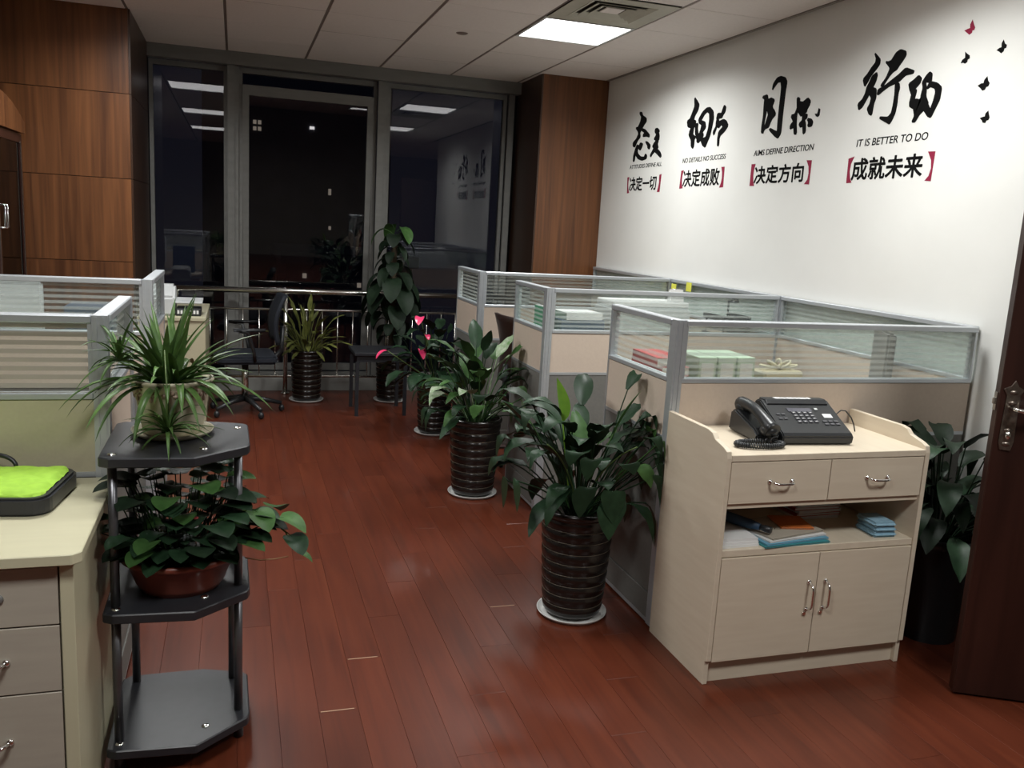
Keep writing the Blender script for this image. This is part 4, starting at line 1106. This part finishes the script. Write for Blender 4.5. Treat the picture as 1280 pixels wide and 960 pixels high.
# --- pothos in clay bowl (middle tier)
LIM[:] = [(2, 1, .380)]
t = thing('pothos', 'trailing pothos with glossy heart leaves in a brown clay bowl on the middle tier', 'potted plant', (-.145, 2.44, .4685))
part('bowl', MB().lathe([(0, 0), (.105, 0), (.118, .02), (.138, .075), (.152, .088), (.158, .092), (.158, .104), (.150, .106), (.142, .098), (.135, .08)], 44, cap=False), M['terra'], t)
part('soil', MB().lathe([(0, .088), (.138, .083)], 24, cap=False), M['soil'], t)
rnd = random.Random(14)
def heart(p0, az, el, L1, L2, wd, m='leaf_mid', droop=1.6):
    a = bez(p0, dirv(az, R(el)), L1, .5, 4); b_ = bez(a[-1], Vector(dirv(az, R(el * .2))), L2, droop, 7)
    part('leaf', leaf_mb(a + b_[1:], 4, wd, fold=.18, prof='heart', stalk=.0018), M[m], t)
for i in range(165):
    az = i * 2.39996; q = rnd.random(); r_ = .10 * math.sqrt(rnd.random())
    heart((r_ * math.cos(az), r_ * math.sin(az), .085), az, 88 - 40 * q, rnd.uniform(.05, .23) * (1.1 - .4 * q), rnd.uniform(.055, .085), rnd.uniform(.028, .044), rnd.choice(['leaf_dark', 'leaf_dark', 'leaf_shade', 'leaf_dark', 'leaf_mid']), .7)
vine = [Vector(p) for p in ((.05, 0, .09), (.12, -.02, .20), (.18, -.03, .215), (.235, -.04, .19), (.28, -.045, .15), (.30, -.05, .10))]
part('vine', MB().tube(vine, .0028, 6), M['stem'], t)
for (p, az, el, L1, L2, wd, m) in ((vine[1], R(60), 60, .05, .09, .040, 'leaf_mid'), (vine[2], R(-60), 30, .03, .09, .038, 'leaf_mid'), (vine[3], R(-20), 30, .03, .09, .042, 'leaf_mid'),
                                   (vine[3], R(70), 50, .04, .08, .036, 'leaf_mid'), (vine[4], R(-60), 10, .02, .08, .035, 'leaf_dark'), (vine[5], R(-10), -20, .02, .05, .02, 'leaf_mid'), (vine[1], R(-80), 40, .03, .08, .034, 'leaf_mid')):
    heart(p, az, el, L1, L2, wd, m, 1.2)
o = part('dry_vine', MB().tube([(.17, -.07, .09), (.21, -.08, .085), (.25, -.09, .09), (.285, -.09, .095)], .002, 5), mat('dry_stem', (.40, .25, .13), rough=.7), t)
t2 = thing('plant_ornament', 'small red and white striped ornament stuck among the pothos leaves', 'ornament', (-.10, 2.315, .575))
part('stick', MB().cyl(0, 0, 0, .12, .0015, 6), M['steel'], t2)
for k in range(4):
    part('red_band' if k % 2 else 'white_band', MB().lathe([(.007, .095 + k * .008), (.007, .102 + k * .008)], 10, cap=True), M['redp'] if k % 2 else M['paper'], t2)

# ================================================================== things in the cubicles
# nearest right cubicle, worktop top at .747
DZ = .7475
def zs(i, h): return DZ + i * (h + .0004)
for i in range(7):
    cv = ['paper', 'redp', 'mint', 'redp', 'paper', 'redp', 'redp'][i]
    o = bookthing('ring_binder', ['bottom white', 'second, red', 'third, pale green', 'fourth, red', 'fifth, white', 'sixth, red', 'topmost red'][i] + ' binder in the stack behind the nearest end screen',
              'binder', .13, .26, .037, (1.70 + (i % 3) * .004, 3.25, zs(i, .037)), R((i % 3) * 3 - 3), cv, 'binders in the nearest right cubicle')
for i in range(3):
    t2 = thing('magazine_file', 'pale green file box, ' + ['left', 'middle', 'right'][i] + ' one of three behind the striped glass', 'file box', (1.865 + i * .092, 3.24, DZ), 0, 'file boxes in the nearest right cubicle')
    part('case', box(-.042, .042, -.11, .11, 0, .265), M['mint'], t2, .002)
    part('spine_label', box(-.03, .03, -.1125, -.1105, .09, .24), M['paper'], t2)
t2 = thing('desktop_monitor', 'grey monitor standing at the wall end of the nearest right cubicle', 'monitor', (2.78, 3.2, DZ), R(60))
part('base', MB().lathe([(0, 0), (.09, 0), (.09, .008), (.02, .02), (0, .02)], 24, cap=False), M['alu_dark'], t2)
part('neck', box(-.02, .02, -.012, .012, .015, .14), M['alu_dark'], t2)
part('housing', box(-.16, .16, -.03, .005, .11, .39), M['alu_dark'], t2, .01, bseg=2)
part('screen', box(-.15, .15, -.0335, -.0305, .125, .375), M['lcd'], t2)
t2 = thing('paper_bag', 'crumpled cream bow shaped wrapping on the nearest right worktop', 'wrapping', (2.27, 3.22, DZ))
part('bag', box(-.10, .10, -.05, .05, 0, .20), M['lam_edge'], t2, .01)
for k in range(5):
    a = R(20 + k * 35)
    lp_ = [(0, 0, .20)] + [(.05 * math.cos(a) * (1 + math.cos(b)) + .0, .02 * math.sin(b), .20 + abs(.02 * math.sin(a) * (1 + math.cos(b))) + .006) for b in [R(180 - x * 45) for x in range(9)]]
    part('loop', MB().tube(lp_, .006, 5), M['beige_l'], t2)
# second right cubicle
t2 = thing('box_file', 'dark blue box file behind the second cubicle screen', 'box file', (1.83, 4.52, DZ))
part('case', box(-.13, .13, -.10, .10, 0, .265), M['navy'], t2, .003)
part('spine_label', box(-.05, .05, -.1025, -.1005, .10, .2), M['blue'], t2)
o = part('paper_stack', box(-.11, .11, -.10, .10, 0, .04), M['paper']); tag(o, 'white papers on top of the dark blue box file', 'paper', None, (1.83, 4.52, DZ + .2655), R(4))
t2 = thing('file_folder', 'green folder upright behind the second end screen', 'folder', (1.64, 4.56, DZ))
part('cover', box(-.012, .012, -.11, .11, 0, .32), M['green'], t2, .002)
part('pages', box(-.009, .009, -.107, .107, .005, .325), M['paper'], t2)
t2 = thing('printer', 'long white printer with a lid on the second cubicle worktop', 'printer', (2.27, 4.60, DZ))
part('body', box(-.25, .25, -.13, .13, 0, .34), M['white_pl'], t2, .012, bseg=2)
part('lid', box(-.24, .24, -.12, .12, .3405, .372), M['paper'], t2, .006)
part('paper_slot', box(-.18, .18, -.133, -.1305, .12, .15), M['dark'], t2)
t2 = thing('desk_calendar', 'white desk calendar with punched pattern on the long printer', 'calendar', (2.46, 4.55, DZ + .3725))
part('sheet', MB().prism([(-.02, 0), (.03, 0), (.008, .07), (.0, .07)], -.045, .04, 'x'), M['paper'], t2)
part('rings', MB().tube([(-.04, .004, .071), (.035, .004, .071)], .004, 6), M['steel'], t2)
t2 = thing('document_tray', 'black stacked document trays near the wall in the second cubicle', 'document tray', (2.79, 4.52, DZ))
for k in range(6):
    part('tray', MB().box(-.09, .09, -.12, .12, k * .055, k * .055 + .006).box(-.09, -.086, -.12, .12, k * .055 + .006, k * .055 + .035).box(.086, .09, -.12, .12, k * .055 + .006, k * .055 + .035), M['black'], t2)
for x in (-.075, .075):
    for y in (-.1, .1): part('upright', box(x - .004, x + .004, y - .004, y + .004, 0, .31), M['black'], t2)
t2 = thing('desk_lamp', 'small black desk lamp standing on the stacked trays', 'lamp', (2.80, 4.53, DZ + .2815))
part('base', MB().cyl(0, 0, 0, .012, .04, 16), M['black'], t2)
part('arm', MB().tube([(0, 0, .012), (.0, 0, .10), (.03, 0, .135)], .006, 8), M['black'], t2)
part('shade', MB().lathe([(.035, .10), (.018, .145), (.0, .147)], 16, (.03, 0), cap=False), M['black'], t2)
for i, (y, z) in enumerate(((5.43, 1.14), (5.22, 1.165))):
    o = part('sticky_note', box(-.0015, 0, -.035, .035, -.03, .03), M['yellow']); tag(o, ['yellow sticky note on the wall screen, the farther of two', 'yellow sticky note on the wall screen, the nearer of two'][i], 'sticky note', 'sticky notes', (2.9085 + .0, y, z))
# office chair in the second right cubicle
def office_chair(t, m, mf, back_h=.95, seat_z=.46):
    part('seat', MB().prism(rrect(-.23, .23, -.22, .22, .06), seat_z - .06, seat_z, 'z'), m, t, .018, bseg=2)
    f = MB(); vs = []
    nx, nz = 8, 10
    for s_ in (0, 1):
        for j in range(nz + 1):
            for i in range(nx + 1):
                u = i / nx * 2 - 1; v = j / nz
                w_ = .22 * (1 - .18 * v ** 3) * (1 - .12 * (1 - v) ** 2)
                vs.append((u * w_, .20 + .05 * v - .04 * math.sin(v * math.pi) + .03 * (1 - u * u) + s_ * .025, seat_z + .08 + v * (back_h - seat_z - .08)))
    st = (nx + 1) * (nz + 1)
    fs = []
    for j in range(nz):
        for i in range(nx):
            a = j * (nx + 1) + i
            fs += [(a, a + 1, a + nx + 2, a + nx + 1), (st + a, st + a + nx + 1, st + a + nx + 2, st + a + 1)]
    for i in range(nx):
        fs += [(i, st + i, st + i + 1, i + 1)]; a = nz * (nx + 1) + i; fs += [(a, a + 1, st + a + 1, st + a)]
    for j in range(nz):
        a = j * (nx + 1); fs += [(a, a + nx + 1, st + a + nx + 1, st + a)]; a += nx; fs += [(a, st + a, st + a + nx + 1, a + nx + 1)]
    f.add(vs, fs, True)
    part('backrest', f, m, t)
    part('back_bracket', MB().tube([(0, 0, seat_z - .07), (0, .2, seat_z - .06), (0, .265, seat_z + .02), (0, .27, seat_z + .2)], .018, 8), mf, t)
    for sx in (-1, 1):
        part('armrest', MB().tube([(sx * .23, .05, seat_z - .03), (sx * .27, .04, seat_z + .04), (sx * .27, .0, seat_z + .18), (sx * .26, -.10, seat_z + .2), (sx * .26, .12, seat_z + .2)], .013, 8), mf, t)
    part('gas_lift', MB().cyl(0, 0, .10, seat_z - .05, .025, 14), M['steel'], t)
    for k in range(5):
        a = R(72 * k + 20); c_, s_ = math.cos(a), math.sin(a)
        lg = part('base_leg', MB().tube([(0, 0, .115), (.12 * c_, .12 * s_, .10), (.27 * c_, .27 * s_, .065)], [.028, .02, .014], 8), mf, t)
        part('caster', MB().ell((.27 * c_, .27 * s_, .027), (.022, .022, .027), 10, 8), M['black'], lg)
t = thing('office_chair', 'brown black office chair between the second and third right screens', 'chair', (1.86, 5.10, 0), R(100))
office_chair(t, mat('dark_brown_leather', (.03, .015, .012), rough=.4), M['black'], .96)
t = thing('office_chair', 'dark blue mesh office chair turned sideways in front of the railing', 'chair', (.07, 6.72, 0), R(-86))
office_chair(t, M['navyfab'], M['black'], .90)
# side desk by the window (left) with a white printer
t = thing('side_desk', 'cream side desk by the window behind the left screens', 'desk', (-.42, 6.62, 0))
part('top', box(-.22, .225, -.26, .72, .73, .755), M['cream'], t, .002)
part('front_panel', box(-.215, .22, -.25, -.232, .02, .73), M['beige_l'], t)
part('side_panel', box(.202, .22, -.231, .71, 0, .73), M['beige_l'], t)
part('side_panel', box(-.215, -.197, -.231, -.01, 0, .73), M['beige_l'], t)
t = thing('printer', 'small white printer with a raised flat tray on the side desk', 'printer', (-.43, 6.55, .7555), 0)
part('body', MB().prism([(-.12, 0), (.12, 0), (.12, .17), (.06, .21), (-.02, .21), (-.12, .13)], -.13, .03, 'x'), M['white_pl'], t, .015, bseg=2)
part('tray', MB().prism([(-.10, .085), (.10, .10), (.10, .112), (-.10, .097)], .03, .21, 'x'), M['white_pl'], t, .003)
part('base', box(.035, .20, -.11, .11, .0, .05), M['black'], t, .004)
kk = MB()
for i in range(7): kk.box(.045 + i * .021, .059 + i * .021, -.113, -.1105, .015, .04)
o = part('keys', kk, M['paper'], t); o['kind'] = 'stuff'
# black stool
t = thing('low_table', 'small black square table with thin legs in front of the climbing plant', 'table', (1.06, 6.72, 0))
part('top', box(-.20, .22, -.2, .2, .47, .495), M['black_m'], t, .003)
for ya, yb in ((-.18, -.165), (.165, .18)): part('apron', box(-.18, .20, ya, yb, .42, .47), M['black_m'], t)
for x in (-.175, .195):
    for y in (-.175, .175): part('leg', box(x - .013, x + .013, y - .013, y + .013, 0, .42), M['black_m'], t)

# second left cubicle: white monitor and dark box
t = thing('desktop_monitor', 'white monitor back seen through the second left screen', 'monitor', (-1.05, 4.12, DZ), R(180))
part('base', MB().lathe([(0, 0), (.09, 0), (.09, .008), (.02, .02), (0, .02)], 24, cap=False), M['white_pl'], t)
part('neck', box(-.02, .02, -.012, .012, .015, .14), M['white_pl'], t)
part('housing', box(-.27, .27, -.02, .02, .09, .41), M['white_pl'], t, .01, bseg=2)
part('screen', box(-.255, .255, -.0235, -.0205, .105, .395), M['lcd'], t)
t = thing('box_file', 'dark blue box file beside the white monitor behind the second left screen', 'box file', (-.58, 4.2, DZ))
part('case', box(-.12, .12, -.10, .10, 0, .31), M['navy'], t, .003)
part('spine_label', box(-.04, .04, -.1025, -.1005, .12, .2), M['blue'], t)

# ================================================================== glazed bookcase at the far left
t = thing('bookcase', 'glazed dark wood bookcase with an arched top at the left edge', 'bookcase', (-1.28, 4.95, 0))
BW, BD = 1.36, .38
arch = lambda y: 1.97 + .13 * (1 - ((y - BW / 2) / (BW / 2)) ** 2)
pts = [(0, 0), (BW, 0)] + [(BW - BW * i / 16, arch(BW - BW * i / 16)) for i in range(17)]
part('back', MB().prism(pts, -BD, -BD + .015, 'x'), M['veneer'], t)
part('side_panel', box(-BD + .015, -.021, 0, .02, 0, 1.97), M['veneer'], t)
part('side_panel', box(-BD + .015, -.021, BW - .02, BW, 0, 1.97), M['veneer'], t)
ap = [(0, 1.90)] + [(BW, 1.90)] + [(BW - BW * i / 16, arch(BW - BW * i / 16)) for i in range(17)]
part('crown', MB().prism(ap, -.02, .02, 'x'), M['veneer'], t)
part('plinth', box(-.02, 0, 0, BW, 0, .10), M['veneer'], t)
for z in (.10, .55, 1.0, 1.45, 1.88):
    part('shelf', box(-BD + .015, -.021, .021, BW - .021, z, z + .02), M['veneer'], t)
for y0, y1, hy in ((.005, BW / 2 - .002, BW / 2 - .03), (BW / 2 + .002, BW - .005, BW / 2 + .03)):
    f = MB(); fw = .045
    f.box(-.02, 0, y0, y0 + fw, .105, 1.895).box(-.02, 0, y1 - fw, y1, .105, 1.895).box(-.02, 0, y0 + fw, y1 - fw, .105, .16).box(-.02, 0, y0 + fw, y1 - fw, 1.84, 1.895)
    d = part('door', f, M['doorwood'], t)
    part('glass_pane', box(-.012, -.008, y0 + fw, y1 - fw, .16, 1.84), M['cabglass'], d)
    part('metal_bead', MB().box(0, .004, y0 + fw - .012, y0 + fw, .15, 1.85).box(0, .004, y1 - fw, y1 - fw + .012, .15, 1.85), M['steel'], d)
    h = MB().tube([(0, hy, 1.33), (.04, hy, 1.33), (.045, hy, 1.335), (.045, hy, 1.455), (.04, hy, 1.46), (0, hy, 1.46)], .006, 8)
    part('handle', h, M['chrome'], d)
